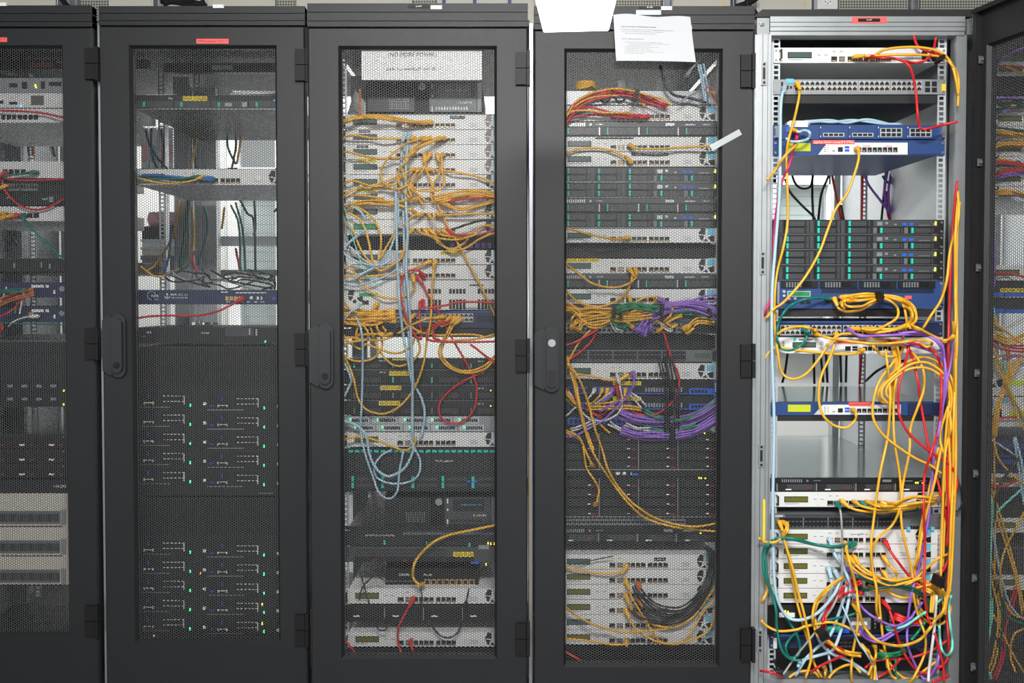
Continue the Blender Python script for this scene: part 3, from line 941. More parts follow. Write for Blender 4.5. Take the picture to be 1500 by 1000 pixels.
u = Unit(1, 517, 555, 'server', 'plain black server above the row of cage lights', 'server', 'plain black server').body('server_black', 0.6)
u = Unit(1, 555, 596, 'storage_shelf', 'black storage shelf with two rows of bright clips and yellow lights', 'storage unit', 'clip storage shelf').body('server_black', 0.6, lid='glossy_lid')
for rr in range(2):
    for c in range(5):
        t = u.box('drive_tray', -18 + 21 * c + 1, 2 + 21 * c - 1, 557 + 19 * rr, 575 + 19 * rr, 'dark_metal', 0.002)
        u.boxes('latch', [(-9 + 21 * c, -1 + 21 * c, 563 + 19 * rr, 567 + 19 * rr)], 'steel', 0.004, parent=t, kind=None)
u.led((93.5, 572, 'yellow'), (93.5, 592, 'yellow'))
for k, lb in enumerate(('upper', 'middle', 'lower')):
    y = 636 + k * 21.5
    u = Unit(1, y, y + 21, 'server', '%s of three black servers with white dash labels' % lb, 'server', lb + ' dash label server').body('server_black', 0.6, lid='glossy_lid' if k == 0 else None)
    for c in range(3):
        t = u.box('drive_tray', -30 + 43 * c, 11 + 43 * c, y + 4, y + 19, 'slot_black', 0.002)
        u.boxes('label_tab', [(-20 + 43 * c + 6, -10 + 43 * c + 4, y + 14, y + 16.5)], 'label_white', 0.003, parent=t)
        u.boxes('release_tab', [(2 + 43 * c, 7 + 43 * c, y + 14, y + 17)], 'maroon', 0.003, parent=t)
    u.boxes('printing', [(92, 95, y + 3, y + 7)], 'steel')
u = Unit(1, 702, 722, 'server', 'dark grey unit with a white mark above the beige chassis', 'server', 'dark grey unit').body('dark_metal', 0.6)
u.txt('EATON', 78, 714, 0.012, 'ink_white', 18)
u = Unit(1, 722, 856, 'power_unit', 'large beige chassis with three slotted drawers', 'power unit', 'beige chassis').body('chassis_beige', 0.6)
for k in range(3):
    y = 750 + 43 * k
    t = u.box('drawer', -100, 88, y - 2, y + 16, 'mid_grey', 0.004)
    b = MB()
    for q in range(70):
        x = u.X(-98 + q * 2.6)
        b.box(x, x + 0.003, -0.0048, -0.004, u.Z(y + 13), u.Z(y + 2))
    b.build('vent_slots', 'slot_black', t, kind='stuff')
    u.box('seam', -100, 92, y + 20, y + 21.5, 'slot_black', 0.0006)
    u.box('edge', 90, 97, y - 4, y + 18, 'sheet_grey', 0.003)

# ---------------- rack 3
SGY = 0.02
sign = empty('paper_sign', (P(618, 94, SGY).x, SGY, P(618, 117, SGY).z), 'white paper sign with handwriting at the top in the third rack', 'sign')
A, B = P(530, 117, SGY), P(706, 72, SGY)
MB().box(A.x - sign.location.x, B.x - sign.location.x, -0.0006, 0.0006, 0, B.z - A.z).build('sheet', 'label_white', sign)
text('(NO MORE POWER)', P(568, 80, SGY).x - sign.location.x, P(568, 83, SGY).z - A.z, 0.016, 'ink', sign, -0.001, width=0.133, shear=0.15)
text('ask to switch on it', P(566, 103, SGY).x - sign.location.x, P(566, 103, SGY).z - A.z, 0.014, 'ink', sign, -0.001, width=0.135, shear=0.2)


def desktop(y0, y1, xa, xb, label, short, letters, blue):
    u = Unit(3, y0, y1, 'desktop_computer', label, 'computer', short, dy=0.03)
    MB().box(u.X(xa), u.X(xb), 0, 0.36, 0, u.h).build('chassis', 'plastic_black', u.o)
    w = xb - xa
    X = lambda f: xa + w * f
    Y = lambda f: y0 + (y1 - y0) * f
    # left vented bezel, right drive bays
    f = u.box('bezel', xa + 2, X(.42), Y(.06), Y(.94), 'server_black', 0.008)
    u.boxes('vent_slots', [(X(.06 + .022 * k), X(.06 + .022 * k) + 1.3, Y(.2 + .11 * q), Y(.26 + .11 * q)) for k in range(15) for q in range(6)], 'slot_black', 0.0085, parent=f)
    u.boxes('vent_slots', [(X(.2 + .02 * k), X(.2 + .02 * k) + 1.1, Y(.55 + .07 * q), Y(.58 + .07 * q)) for k in range(9) for q in range(5)], 'sheet_grey', 0.0088, parent=f)
    MB().cyl(u.X(X(.49)), u.Z(Y(.19)), 0.0105, -0.012, 0, 16).build('lock', 'steel', u.o)
    q = u.box('drive_cover', X(.545), X(.955), Y(.06), Y(.94), 'server_grey', 0.006)
    u.box('bay_door', X(.62), X(.9), Y(.10), Y(.50), 'server_black' if blue else 'mid_grey', 0.008, parent=q)
    u.boxes('printing', [(X(.565), X(.565) + 1.6, Y(.1), Y(.25)), (X(.565), X(.565) + 2, Y(.42), Y(.5)), (X(.565), X(.565) + 1.6, Y(.78), Y(.93))], 'ink_white', 0.0064, parent=q)
    u.txt('INDUSTRIAL PC', X(.69), Y(.32), 0.006, 'ink_white' if not blue else 'sky_blue', w * .19, parent=q, out=0.0085)
    u.txt(letters, X(.8), Y(.69), 0.009, 'ink_white', w * .11, parent=q, out=0.0065)
    u.boxes('vent_slots', [(X(.6 + .024 * k), X(.6 + .024 * k) + 2, Y(.79), Y(.88)) for k in range(12)], 'sheet_grey' if not blue else 'slot_black', 0.0064, parent=q)
    u.box('side_grip', X(.96), xb - 1, Y(.06), Y(.94), 'mid_grey', 0.005)
    return u


desktop(119, 167.5, 537, 706, 'black desktop computer with a round lock under the paper sign', 'upper black desktop', 'DAKIN', False)
u = Unit(3, 164, 168, 'equipment_shelf', 'thin grey shelf carrying the upper desktop computer', 'shelf', 'upper grey shelf', dy=0.012)
MB().box(-0.22, 0.22, 0.0, 0.40, 0.0, 0.002).build('board', 'mid_grey', u.o)
for sx in (-1, 1):
    b = MB()
    x = sx * 0.221
    b.v = [(x - .001, 0.0, 0), (x + .001, 0.0, 0), (x - .001, 0.42, 0), (x + .001, 0.42, 0), (x - .001, 0.42, 0.1), (x + .001, 0.42, 0.1), (x - .001, 0.12, 0.1), (x + .001, 0.12, 0.1)]
    b.f = [(0, 1, 3, 2), (2, 3, 5, 4), (4, 5, 7, 6), (6, 7, 1, 0), (0, 2, 4, 6), (1, 7, 5, 3)]
    b.build('bracket', 'sheet_grey', u.o)
ORD = ('first', 'second', 'third', 'fourth', 'fifth', 'sixth', 'seventh', 'eighth', 'ninth')
scr = ('lcd_grey',) * 7 + ('lcd_green',)
for k in range(8):
    y = 168 + k * 21.9
    u = white_appliance(3, y, y + 21.7, '%s white appliance below the upper desktop computer' % ORD[k], '%s white appliance' % ORD[k], scr[k], emblem_reflect=k < 4)
    if k == 0:
        u.tag(659, 681, 170, 174, 'plastic_black', 'DEVEL-A', 'ink_white')
    if k in (1, 2):
        u.tag(526 - 3 * (k - 1), 542 - 3 * (k - 1), y + 1, y + 4.5, 'plastic_black', 'DEVEL', 'ink_white')
    if k in (3, 5):
        u.tag(522, 552, y - 2, y + 4, 'label_yellow', 'TEST BED')
u = Unit(3, 344, 365, 'network_switch', 'black unit with purple plugs between the white stacks', 'switch', 'black unit with purple plugs', dy=0.09).body('slot_black', 0.3, lid='glossy_lid')
u.boxes('port_row', [(660 + 9 * q, 666 + 9 * q, 356, 363) for q in range(7)], 'cable_purple', 0.006)
u = white_appliance(3, 366, 387.5, 'white appliance right under the gap with purple plugs', 'white appliance under gap', 'lcd_grey')
u.tag(645, 675, 368, 373, 'label_yellow', 'SPARE UNIT')
u = white_appliance(3, 388, 409.5, 'white appliance with red plugs above the large white appliance', 'white appliance with red plugs', 'lcd_grey')
u = Unit(3, 410, 454, 'network_appliance', 'large white appliance with sockets in blocks and left emblem', 'network appliance', 'large white appliance').body('white_paint', 0.45)
em = MB()
emblem(em, 'dark', 0)
x0 = u.X(509) - 0.17
em.v = [(x + x0, y, z * .9 + u.Z(441)) for x, y, z in em.v]
e = em.build('emblem', 'emblem_black', u.o, kind='stuff')
u.box('screen', 526, 553, 429, 434, 'lcd_green')
u.boxes('port_row', [(px + 5 * q, px + 3.8 + 5 * q, y, y + 7) for px in (627, 658, 700) for q in range(5 if px > 630 else 4) for y in (423, 438.5, 445.5)] + [(517, 522, 440, 444), (530, 540, 440, 446)], 'slot_black')
u.boxes('printing', [(688, 708, 416.5, 418.5)], 'slot_black')
u = switch48(3, 455, 480, 'navy switch filled with yellow plugs', 'navy yellow-plug switch', 'navy', 522, 695, 459, 471.5, 'zinc', 4, 2, 0.35)
u.box('edge_line', 500, 740, 455, 458, 'blue_paint', 0.003)
u.boxes('vent_slots', [(699 + 3 * q, 701 + 3 * q, 462, 472) for q in range(9)], 'slot_black')
u = Unit(3, 481, 494, 'patch_panel', 'dark perforated panel under the yellow plug switch', 'panel', 'dark perforated panel').body('dark_metal', 0.1)
u.vents(505, 738, 483, 492, 'slot_black', 60, 2)
for k, (a, lab, tx, sh) in enumerate(((524, 'first', (575, 604, 520.5, 527.5), 0), (541, 'second', (570, 599, 543.5, 550), 0), (563.5, 'third', (557, 588, 564.5, 571), 1), (586, 'fourth', (555, 586, 587, 593.5), 1))):
    h = 16.5 if k == 0 else 22
    u = Unit(3, a, a + h, 'server', '%s black server with a yellow label under the cable loops' % lab, 'server', '%s yellow label server' % lab).body('server_black', 0.66, lid='glossy_lid')
    u.tag(tx[0], tx[1], max(tx[2], a + .3), tx[3], 'label_yellow', 'NODE 0%d LAB' % (k + 1))
    u.box('edge_line', 508, 738, a - .2, a + .8, 'mid_grey', 0.003)
    for c in range(4):
        t = u.box('drive_tray', 509 + 57 * c, 563 + 57 * c, a + h * .42, a + h * .95, 'slot_black', 0.0025)
        u.boxes('vent_slots', [(530 + 57 * c + 2.6 * q, 531.4 + 57 * c + 2.6 * q, a + h * .52, a + h * .85) for q in range(11)], 'server_grey', 0.003, parent=t)
        u.boxes('latch', [(518 + 57 * c, 520 + 57 * c, a + h * .5, a + h * .88)], 'teal_latch' if k < 2 else 'mid_grey', 0.004, parent=t, kind=None)
        if k >= 2:
            u.boxes('release_tab', [(549 + 57 * c, 554 + 57 * c, a + h * .78, a + h * .9)], 'maroon', 0.003, parent=t)
    u.boxes('printing', [(556, 560, a + 3, a + 5), (562, 565, a + 3, a + 5), (700, 704, a + 4, a + 6), (706, 708, a + 4, a + 6)], 'steel', 0.003)
    if k >= 2:
        u.led((719, a + 9, 'yellow'), (720, a + 12, 'yellow'))
        if k == 3:
            u.led((708, a + 11, 'yellow'))
        u.led((560, a + 12, 'yellow'))
u = Unit(3, 609, 632, 'server', 'silver server with two rows of small drive slots', 'server', 'silver server').body('sheet_grey', 0.6)
for rr in range(2):
    for c in range(6):
        x = 512 + 40 * c - 7 * (1 - rr)
        if x > 700:
            continue
        t = u.box('drive_tray', x, x + 37, 610.5 + 11 * rr, 620 + 11 * rr, 'zinc', 0.003)
        u.boxes('vent_slots', [(x + 11 + 3 * q, x + 13.4 + 3 * q, 613 + 11 * rr, 617.5 + 11 * rr) for q in range(8)], 'slot_black', 0.0036, parent=t)
        shared('led_green', lambda b: b.box(-0.0016, 0.0016, -0.0022, 0, -0.003, 0.003), 'indicator', 'led_green', t, (u.X(x + 8), -0.003, u.Z(614 + 11 * rr)))
u.led((514, 627, 'green'))
white_appliance(3, 632.5, 654.5, 'white appliance with one yellow plug under the silver server', 'white appliance under silver server')
u = Unit(3, 656, 720, 'storage_shelf', 'black storage shelf with a row of teal latches', 'storage unit', 'teal latch storage shelf').body('server_black', 0.6)
for k in range(24):
    x = 510 + 9.4 * k
    t = u.box('drive_tray', x, x + 8.8, 658, 692, 'server_black', 0.003)
    u.boxes('latch', [(x + 1, x + 7.6, 658.5, 662)], 'teal_latch', 0.006, parent=t, kind=None)
    u.boxes('vent_slots', [(x + 2 + 3 * (q % 2), x + 3.6 + 3 * (q % 2), 664 + 3 * q, 665.8 + 3 * q) for q in range(9)], 'server_grey', 0.0034, parent=t)
u.txt('V-Cube+', 638, 676, 0.009, 'ink_white', 26, out=0.0036)
for c in range(5):
    t = u.box('drive_tray', 512 + 44 * c, 554 + 44 * c, 695, 717, 'server_black', 0.003)
    u.boxes('latch', [(515 + 44 * c, 519 + 44 * c, 697, 704.5), (515 + 44 * c, 519 + 44 * c, 706, 714)], 'teal_latch', 0.005, parent=t)
    u.boxes('vent_slots', [(523 + 44 * c + 3 * q, 525 + 44 * c + 3 * q, z, z + 4) for q in range(10) for z in (699, 708)], 'server_grey', 0.0034, parent=t)
u.boxes('usb_port', [(684, 689, 703, 706), (693, 699, 703, 706)], 'blue_bright', 0.004)
u.led((711, 703, 'blue'), (711, 706, 'blue'), (718, 702, 'yellow'))
desktop(725, 769, 563, 726, 'black desktop computer with blue lettering in the lower half', 'lower black desktop', 'DAKIN', True)
u = Unit(3, 770, 776, 'equipment_shelf', 'thin grey shelf under the lower desktop computer', 'shelf', 'grey shelf').body('dark_metal', 0.45)
u = Unit(3, 777, 799, 'server', 'black server with white lettering under the grey shelf', 'server', 'lettered black server').body('server_black', 0.6, lid='glossy_lid')
u.txt('MICRO CLOUD NODE', 535, 785, 0.007, 'ink_white', 42)
u.boxes('printing', [(590 + 4.2 * q, 593 + 4.2 * q, 779, 783) for q in range(32)], 'mid_grey', 0.001)
u.boxes('latch', [(562, 564.5, 791, 797), (624, 626, 793, 797), (686, 689, 795, 800)], 'teal_latch', 0.003)
u.boxes('port_row', [(701, 716, 798, 804)], 'steel', 0.001)
u.led((715, 795, 'yellow'), (719, 796, 'yellow'), (724, 796, 'orange'))
u = Unit(3, 800, 823, 'server', 'grey slotted server with a yellow label', 'server', 'grey slotted server').body('server_grey', 0.6)
u.vents(520, 655, 803, 818, 'slot_black', 46, 3)
for c in range(4):
    u.box('drive_tray', 520 + 44 * c, 562 + 44 * c, 815, 822, 'slot_black', 0.002)
u.boxes('release_tab', [(546, 552, 818, 821), (590, 596, 819, 822)], 'maroon', 0.003)
u.tag(664, 694, 808, 815.5, 'label_yellow', 'NODE 07 LAB')
u.boxes('usb_port', [(690, 702, 822, 825)], 'blue_bright', 0.003)
u.led((712, 826, 'yellow'))
u = white_appliance(3, 861, 884, 'white appliance with one red plug below the small black switch', 'white appliance below small switch')
sw = Unit(3, 832, 858, 'network_switch', 'small black desktop switch with a yellow plug on the white appliance', 'switch', 'small black switch', dy=0.03)
MB().box(sw.X(563), sw.X(701), 0, 0.13, 0.0, sw.h).build('case', 'plastic_black', sw.o)
sw.txt('DAKIN', 584, 843, 0.010, 'ink_white', 15)
sw.txt('PoE', 620, 843, 0.008, 'ink_white', 12)
sw.boxes('port_row', [(622 + 9.3 * q, 630 + 9.3 * q, 848, 856.5) for q in range(8)], 'copper_pin', 0.001)
sw.boxes('port_opening', [(623.2 + 9.3 * q, 628.8 + 9.3 * q, 849.5, 855) for q in range(8)], 'slot_black', 0.0016)
sw.boxes('printing', [(566 + 3 * q, 568 + 3 * q, 850, 851.5) for q in range(14)], 'mid_grey', 0.001)
u = Unit(3, 885.5, 910, 'server', 'black server with yellow lights between two white appliances', 'server', 'black yellow-light server').body('server_black', 0.6)
for c in range(4):
    t = u.box('drive_tray', 508 + 57 * c, 562 + 57 * c, 889, 908, 'slot_black', 0.0025)
    u.boxes('label_tab', [(518 + 57 * c, 527 + 57 * c, 900.5, 902.5)], 'label_white', 0.003, parent=t)
    u.boxes('tray_edge', [(563 + 57 * c, 564 + 57 * c, 889, 907)], 'steel', 0.003)
u.led((707, 898, 'yellow'), (711, 898.5, 'yellow'), (718, 899, 'yellow'))
white_appliance(3, 925, 947, 'lowest white appliance with one red plug', 'lowest white appliance')
u = Unit(3, 949, 972, 'blank_panel', 'black blank panel at the bottom', 'panel', 'black bottom panel').body('slot_black', 0.02)

# ---------------- rack 4
u = Unit(4, 133, 153.5, 'equipment_shelf', 'grey shelf with two black cable rings', 'shelf', 'grey ring shelf').body('sheet_grey', 0.45)
for px in (886, 908):
    b = MB()
    cx_, cz_ = u.X(px, 143), u.Z(143)
    b.tube([(cx_ + 0.0135 * math.cos(a), -0.006 - 0.01 * (1 + math.sin(a)) * .3, cz_ + 0.0135 * math.sin(a)) for a in np.linspace(0, 2 * math.pi, 17)], 0.0026, 6)
    b.build('cable_ring', 'plastic_black', u.o)
white_appliance(4, 154.5, 177.5, 'topmost white appliance with red plugs', 'topmost white appliance', 'lcd_grey')
bay_server(4, 178, 199.5, 'black four bay server under the topmost white appliance', 'top four bay server')
for k, (y, lb, sh) in enumerate(((200, 'white appliance with a yellow plug and cable to the right', 'second white appliance'), (222.3, 'white appliance right above the teal latch servers', 'third white appliance'))):
    u = white_appliance(4, y, y + 21.8, lb, sh, 'lcd_grey')
    if k == 0:
        u.tag(872, 928, 214.5 - 13, 216.5 - 13, 'plastic_black')
    else:
        u.tag(925, 979, 223.5, 228, 'plastic_black', 'LAB FIREWALL', 'ink_white')
latch_server(4, 245, 267, 'topmost server with teal latches', 'first teal latch server')
latch_server(4, 267.5, 289.5, 'second server from the top with teal latches', 'second teal latch server')
bay_server(4, 290, 311.5, 'black four bay server between teal latch servers', 'middle four bay server')
latch_server(4, 312, 334, 'lowest of three servers with teal latches', 'third teal latch server')
white_appliance(4, 334.5, 355.5, 'white appliance under the lowest teal latch server', 'fourth white appliance', 'lcd_grey')
u = white_appliance(4, 378.5, 400.5, 'white appliance with a yellow label strip and two plugs', 'yellow label white appliance', 'lcd_grey')
u.tag(820, 878, 378.5, 383.5, 'label_yellow', 'RENTAL UNIT TEST')
u = Unit(4, 357, 377.5, 'blank_panel', 'dark recessed blank panel between two white appliances', 'panel', 'dark recessed panel', dy=0.03).body('slot_black', 0.3)  # filler added to keep the gap dark and hide the bright lid
u.vents(830, 1035, 359, 372, 'dark_metal', 50, 4)
bay_server(4, 401, 422.5, 'black four bay server under the yellow label strip', 'lower four bay server')
white_appliance(4, 423, 445.5, 'white appliance just above the tangled cable switch', 'white appliance above tangle', 'lcd_grey')
u = switch48(4, 446, 489, 'dark switch buried under tangled yellow, green and purple cables', 'tangled switch', 'server_grey', 822, 1000, 473, 487, 'sheet_grey', 4, 2, 0.4)
u.vents(815, 1050, 449, 468, 'slot_black', 46, 4)
u.box('edge_line', 985, 1025, 469, 472, 'blue_paint', 0.002)
u.box('module', 1008, 1048, 474, 487, 'dark_metal', 0.003)
u = Unit(4, 490, 511, 'blank_panel', 'dark recessed panel under the tangled cables', 'panel', 'lower dark recessed panel', dy=0.035).body('dark_metal', 0.3)  # filler added to block the bright view through this gap
u = switch48(4, 512, 530, 'grey metal switch with empty sockets above a white appliance', 'grey empty switch', 'mid_grey', 826, 1006, 514, 528, 'dark_metal', 5, 2, 0.42, lid='dark_metal')
u.box('screen', 1018, 1040, 517, 524, 'lcd_grey')
u.boxes('vent_slots', [(1044 + 2.5 * q, 1045.5 + 2.5 * q, 515, 527) for q in range(4)], 'slot_black')
u = white_appliance(4, 531.5, 555.5, 'white appliance with a purple and a yellow plug', 'white appliance with purple plug', 'lcd_grey')
for k, (y, lb) in enumerate(((556.5, 'upper'), (579, 'middle'), (601.5, 'lower'))):
    u = Unit(4, y, y + 21.5, 'network_switch', '%s of three dark switches with blue port blocks' % lb, 'switch', '%s blue port switch' % lb).body('dark_metal', 0.45)
    u.vents(842, 1040, y + 1.5, y + 9, 'slot_black', 60, 3)
    if k < 2:
        u.tag(898, 939, y + 1.5, y + 7.5, 'label_yellow', 'TESTNET UPLINK %d' % (k + 1))
    f = u.boxes('port_block', [(832, 860, y + 10, y + 20), (868, 925, y + 10, y + 20)], 'blue_bright', 0.002)
    u.boxes('port_row', [(834 + 7 * q, 839 + 7 * q, y + 12, y + 18.5) for q in range(4)] + [(870 + 8.5 * q, 876 + 8.5 * q, y + 12, y + 18.5) for q in range(6)], 'slot_black', 0.0026, parent=f)
    g = u.boxes('port_block', [(930, 976, y + 19, y + 20.5), (978, 1008, y + 19, y + 20.5), (1009, 1046, y + 12, y + 21)], 'blue_bright', 0.002)
    u.boxes('port_row', [(945 + 4 * q, 947.5 + 4 * q, y + 11, y + 17) for q in range(14)], 'sheet_grey', 0.002)
    u.boxes('port_row', [(1012 + 5 * q, 1016 + 5 * q, y + 14, y + 18.5) for q in range(5)], 'slot_black', 0.0026, parent=g)
    u.box('ear_block', 1045, 1053, y + 1, y + 20.5, 'blue_bright', 0.003)
    u.boxes('printing', [(1047, 1051, y + 3, y + 17)], 'ink_white', 0.0036)


def drive_shelf(y0, y1, rows, label, short):
    u = Unit(4, y0, y1, 'storage_shelf', label, 'storage unit', short).body('server_black', 0.6)
    h = (y1 - y0 - 3) / rows
    for c in range(4):
        x = 822 + 57.5 * c
        for k in range(rows):
            y = y0 + 1.5 + k * h
            t = u.box('drive_tray', x, x + 54, y + .8, y + h - .8, 'slot_black', 0.004)
            u.boxes('vent_slots', [(x + 4 + 3.1 * q, x + 5.6 + 3.1 * q, y + 3 + 3.4 * w, y + 4.6 + 3.4 * w) for q in range(11) for w in range(3)], 'server_grey', 0.0046, parent=t)
            u.boxes('release_tab', [(x + 45, x + 52, y + h - 4.5, y + h - 1.5)], 'maroon', 0.006, parent=t)
            u.boxes('label_tab', [(x + 39, x + 43, y + h - 5, y + h - 3.5)], 'label_white', 0.0046, parent=t)
        u.box('tray_edge', x + 55.2, x + 56.2, y0 + 2, y1 - 1, 'steel', 0.003)
    u.box('edge_line', 812, 1055, y1 - 1.3, y1, 'steel', 0.004)
    return u


u = drive_shelf(633, 688, 4, 'upper black storage shelf of small drive trays', 'upper drive shelf')
u.led((1024, 633.5, 'yellow'), (1026, 634, 'yellow'), (1032, 634.5, 'yellow'))
u = Unit(4, 688.5, 698, 'server', 'thin dark strip unit between the two drive shelves', 'server', 'thin strip unit').body('dark_metal', 0.5)
u.boxes('printing', [(902, 908, 691, 695), (912, 917, 691, 695), (924, 925, 691, 695)], 'ink_white')
u.boxes('usb_port', [(926, 935, 693, 696)], 'blue_bright')
u = drive_shelf(698.5, 757, 4, 'lower black storage shelf of small drive trays', 'lower drive shelf')
u.led((1024, 700, 'yellow'), (1027, 700.5, 'yellow'), (1033, 701, 'yellow'))
u = Unit(4, 758, 771, 'server', 'grey ribbed unit under the lower drive shelf', 'server', 'grey ribbed unit').body('dark_metal', 0.5)
u.boxes('rib', [(820 + 3.3 * q, 822 + 3.3 * q, y, y + 3.4) for q in range(56) for y in (759.5, 765.5)], 'sheet_grey', 0.002)
u = bay_server(4, 772, 794, 'black four bay server just above the big white stack', 'bottom four bay server', latch=None, maroon=True, strip_m='dark_metal')
u.led((1026, 781, 'yellow'))
wl = (('topmost', 'lcd_grey'), ('second', 'lcd_olive'), ('third', 'lcd_olive'), ('fourth', 'lcd_olive'), ('fifth', 'lcd_grey'), ('lowest', 'lcd_olive'))
for k, (lb, sc_) in enumerate(wl):
    y = 811.5 + k * 22.1
    u = white_appliance(4, y, y + 21.9, '%s white appliance in the bottom stack of six' % lb, '%s stack appliance' % lb, sc_, dots=k != 4)
    if k == 0:
        u.tag(958, 975, 816.5, 821, 'plastic_black', 'LAB-A', 'ink_white')
u = Unit(4, 946, 984, 'blank_panel', 'black blank panel under the white stack', 'panel', 'black bottom panel').body('slot_black', 0.02)

# ---------------- rack 5 (open)
white_appliance(5, 69.5, 92.5, 'topmost white appliance with red and yellow cables', 'topmost white appliance', 'lcd_grey', depth=0.34)
u = switch48(5, 116, 138.5, 'silver switch with four groups of sockets near the top', 'silver switch', 'sheet_grey', 1163, 1352, 119, 134.5, 'zinc', 4, 2, 0.28)
u.box('badge', 1151, 1162, 115.5, 122, 'sky_blue', 0.002)
u.boxes('printing', [(1152, 1155, 125, 131), (1157, 1160, 126, 130), (1144, 1147, 120, 126)], 'dark_metal')
g = u.boxes('port_block', [(1355, 1362, 119.5, 126.5), (1365, 1372, 119.5, 126.5), (1355, 1362, 128.5, 135), (1365, 1372, 128.5, 135)], 'slot_black', 0.0016)
u.tag(1379, 1385, 123, 134, 'label_yellow')
u = Unit(5, 139, 151.5, 'equipment_shelf', 'dark speckled shelf under the silver switch', 'shelf', 'dark top shelf').body('roof_black', 0.4, ears=False)
u = Unit(5, 182.5, 204.5, 'firewall', 'blue firewall with four interface modules', 'firewall', 'blue module firewall').body('blue_paint', 0.45)
for k, (a, b_) in enumerate(((1200, 1241), (1242.5, 1283), (1284.5, 1326), (1327.5, 1366))):
    t = u.box('interface_module', a, b_, 184, 203.5, 'blue_paint', 0.003)
    if k < 2:
        u.boxes('port_block', [(a + 5, a + 36, 195, 200.5)], 'zinc', 0.004, parent=t)
        u.boxes('port_row', [(a + 6 + 7.4 * q, a + 12 + 7.4 * q, 196, 199.5) for q in range(4)], 'slot_black', 0.0046, parent=t)
    else:
        u.boxes('port_block', [(a + 4, a + 36, 188, 201)], 'zinc', 0.004, parent=t)
        u.boxes('port_row', [(a + 5.5 + 7.6 * q, a + 11.5 + 7.6 * q, z, z + 4.6) for q in range(4) for z in (189, 195.4)], 'slot_black', 0.0046, parent=t)
    u.boxes('printing', [(a + 1, a + 2, 186, 188), (a + 1, a + 2, 199, 201)], 'ink_white', 0.0034, parent=t)
u.boxes('usb_port', [(1151, 1164, 186, 194)], 'blue_bright', 0.002)
u.boxes('handle', [(1135, 1141, 185, 202), (1379, 1383, 185, 202)], 'steel', 0.008)


def blue_firewall(y0, y1, label, short, xa, red, redpx, modules):
    u = Unit(5, y0, y1, 'firewall', label, 'firewall', short).body('blue_paint', 0.4)
    f = MB().prism([(u.X(xa - 10), u.Z(y1 - 1.5)), (u.X(1326 if modules else 1320), u.Z(y1 - 1.5)), (u.X(1326 if modules else 1320), u.Z(y0 + 4)), (u.X(xa + 3), u.Z(y0 + 4))], -0.002, 0).build('port_panel', 'white_paint', u.o)
    h = y1 - y0
    u.boxes('port_row', [(px + 7.6 * q, px + 6.2 + 7.6 * q, y0 + h * .48, y0 + h * .78) for px in (1255, 1285) for q in range(4)] + [(1227, 1234, y0 + h * .46, y0 + h * .76)], 'slot_black', 0.003, parent=f)
    u.boxes('port_contacts', [(px + 7.6 * q + 1, px + 4 + 7.6 * q, y0 + h * .66, y0 + h * .76) for px in (1255, 1285) for q in range(4)], 'steel', 0.0034, parent=f)
    u.boxes('usb_port', [(1237, 1243.5, y0 + h * .40, y0 + h * .54), (1237, 1243.5, y0 + h * .6, y0 + h * .74)], 'blue_bright', 0.003, parent=f)
    u.boxes('printing', [(1207, 1209, y0 + h * (.35 + .12 * q), y0 + h * (.39 + .12 * q)) for q in range(4)] + [(1212, 1213, y0 + h * (.35 + .12 * q), y0 + h * (.39 + .12 * q)) for q in range(4)] + [(1219, 1223, y0 + h * .68, y0 + h * .73)], 'ink', 0.0024, parent=f)
    u.box('screen', 1154, 1187, y0 + h * .2, y0 + h * .72, 'lcd_yellow', 0.002)
    u.box('interface_module', 1330, 1376, y0 + 2, y1 - 2, 'blue_paint' if modules else 'navy', 0.003)
    u.tag(redpx[0], redpx[1], redpx[2], redpx[3], 'label_red', red, 'ink_white' if modules else 'ink', 0.0032)
    return u


u = blue_firewall(205, 228, 'blue firewall with a white WAN and LAN panel', 'blue WAN firewall', 1206, 'qsix-hw-nsa3170a', (1190, 1251, 205.3, 211.3), True)
u.txt('WAN', 1263, 215.2, 0.0075, 'red_ink', 11, out=0.0026)
u.txt('LAN', 1295, 216, 0.0075, 'red_ink', 10, out=0.0026)
for k, lb in enumerate(('topmost', 'second', 'third', 'lowest')):
    y = 321.5 + 22.4 * k
    latch_server(5, y, y + 22, '%s of four black servers with teal latches' % lb, '%s teal latch server' % lb)
u = Unit(5, 411, 452.5, 'firewall', 'large blue firewall with a green screen and four drive bays', 'firewall', 'large blue firewall').body('blue_paint', 0.5)
for c in range(4):
    x = 1144 + 57 * c
    t = u.box('drive_tray', x, x + 54, 411.8, 421.5, 'dark_metal', 0.004)
    u.boxes('vent_slots', [(x + 7 + 4 * q, x + 9.2 + 4 * q, 413.5 + 2.6 * w, 415.2 + 2.6 * w) for q in range(6) for w in range(3)], 'sheet_grey', 0.0046, parent=t)
    u.box('latch', x + 32, x + 44, 413, 419, 'plastic_black', 0.007, parent=t)
u.boxes('vent_slots', [(1203 + 3.1 * q + 1.5 * (w % 2), 1205.2 + 3.1 * q + 1.5 * (w % 2), 422.6 + 2.3 * w, 424.4 + 2.3 * w) for q in range(53) for w in range(3)], 'slot_black', 0.0012)
s_ = u.box('screen_bezel', 1153, 1187, 426, 434.5, 'zinc', 0.002)
u.box('screen', 1154.5, 1185.5, 427.3, 433.2, 'lcd_green', 0.003, parent=s_)
for px, py in ((1148, 427), (1148, 433), (1155, 437), (1164, 437)):
    MB().cyl(u.X(px, py), u.Z(py), 0.004, -0.004, 0, 10).build('button', 'zinc', u.o)
u.boxes('port_row', [(1151, 1158, 441, 444), (1161, 1167, 441, 444), (1172, 1178, 440, 445), (1180, 1187, 440, 445), (1210, 1217, 438, 444)], 'slot_black', 0.0016)
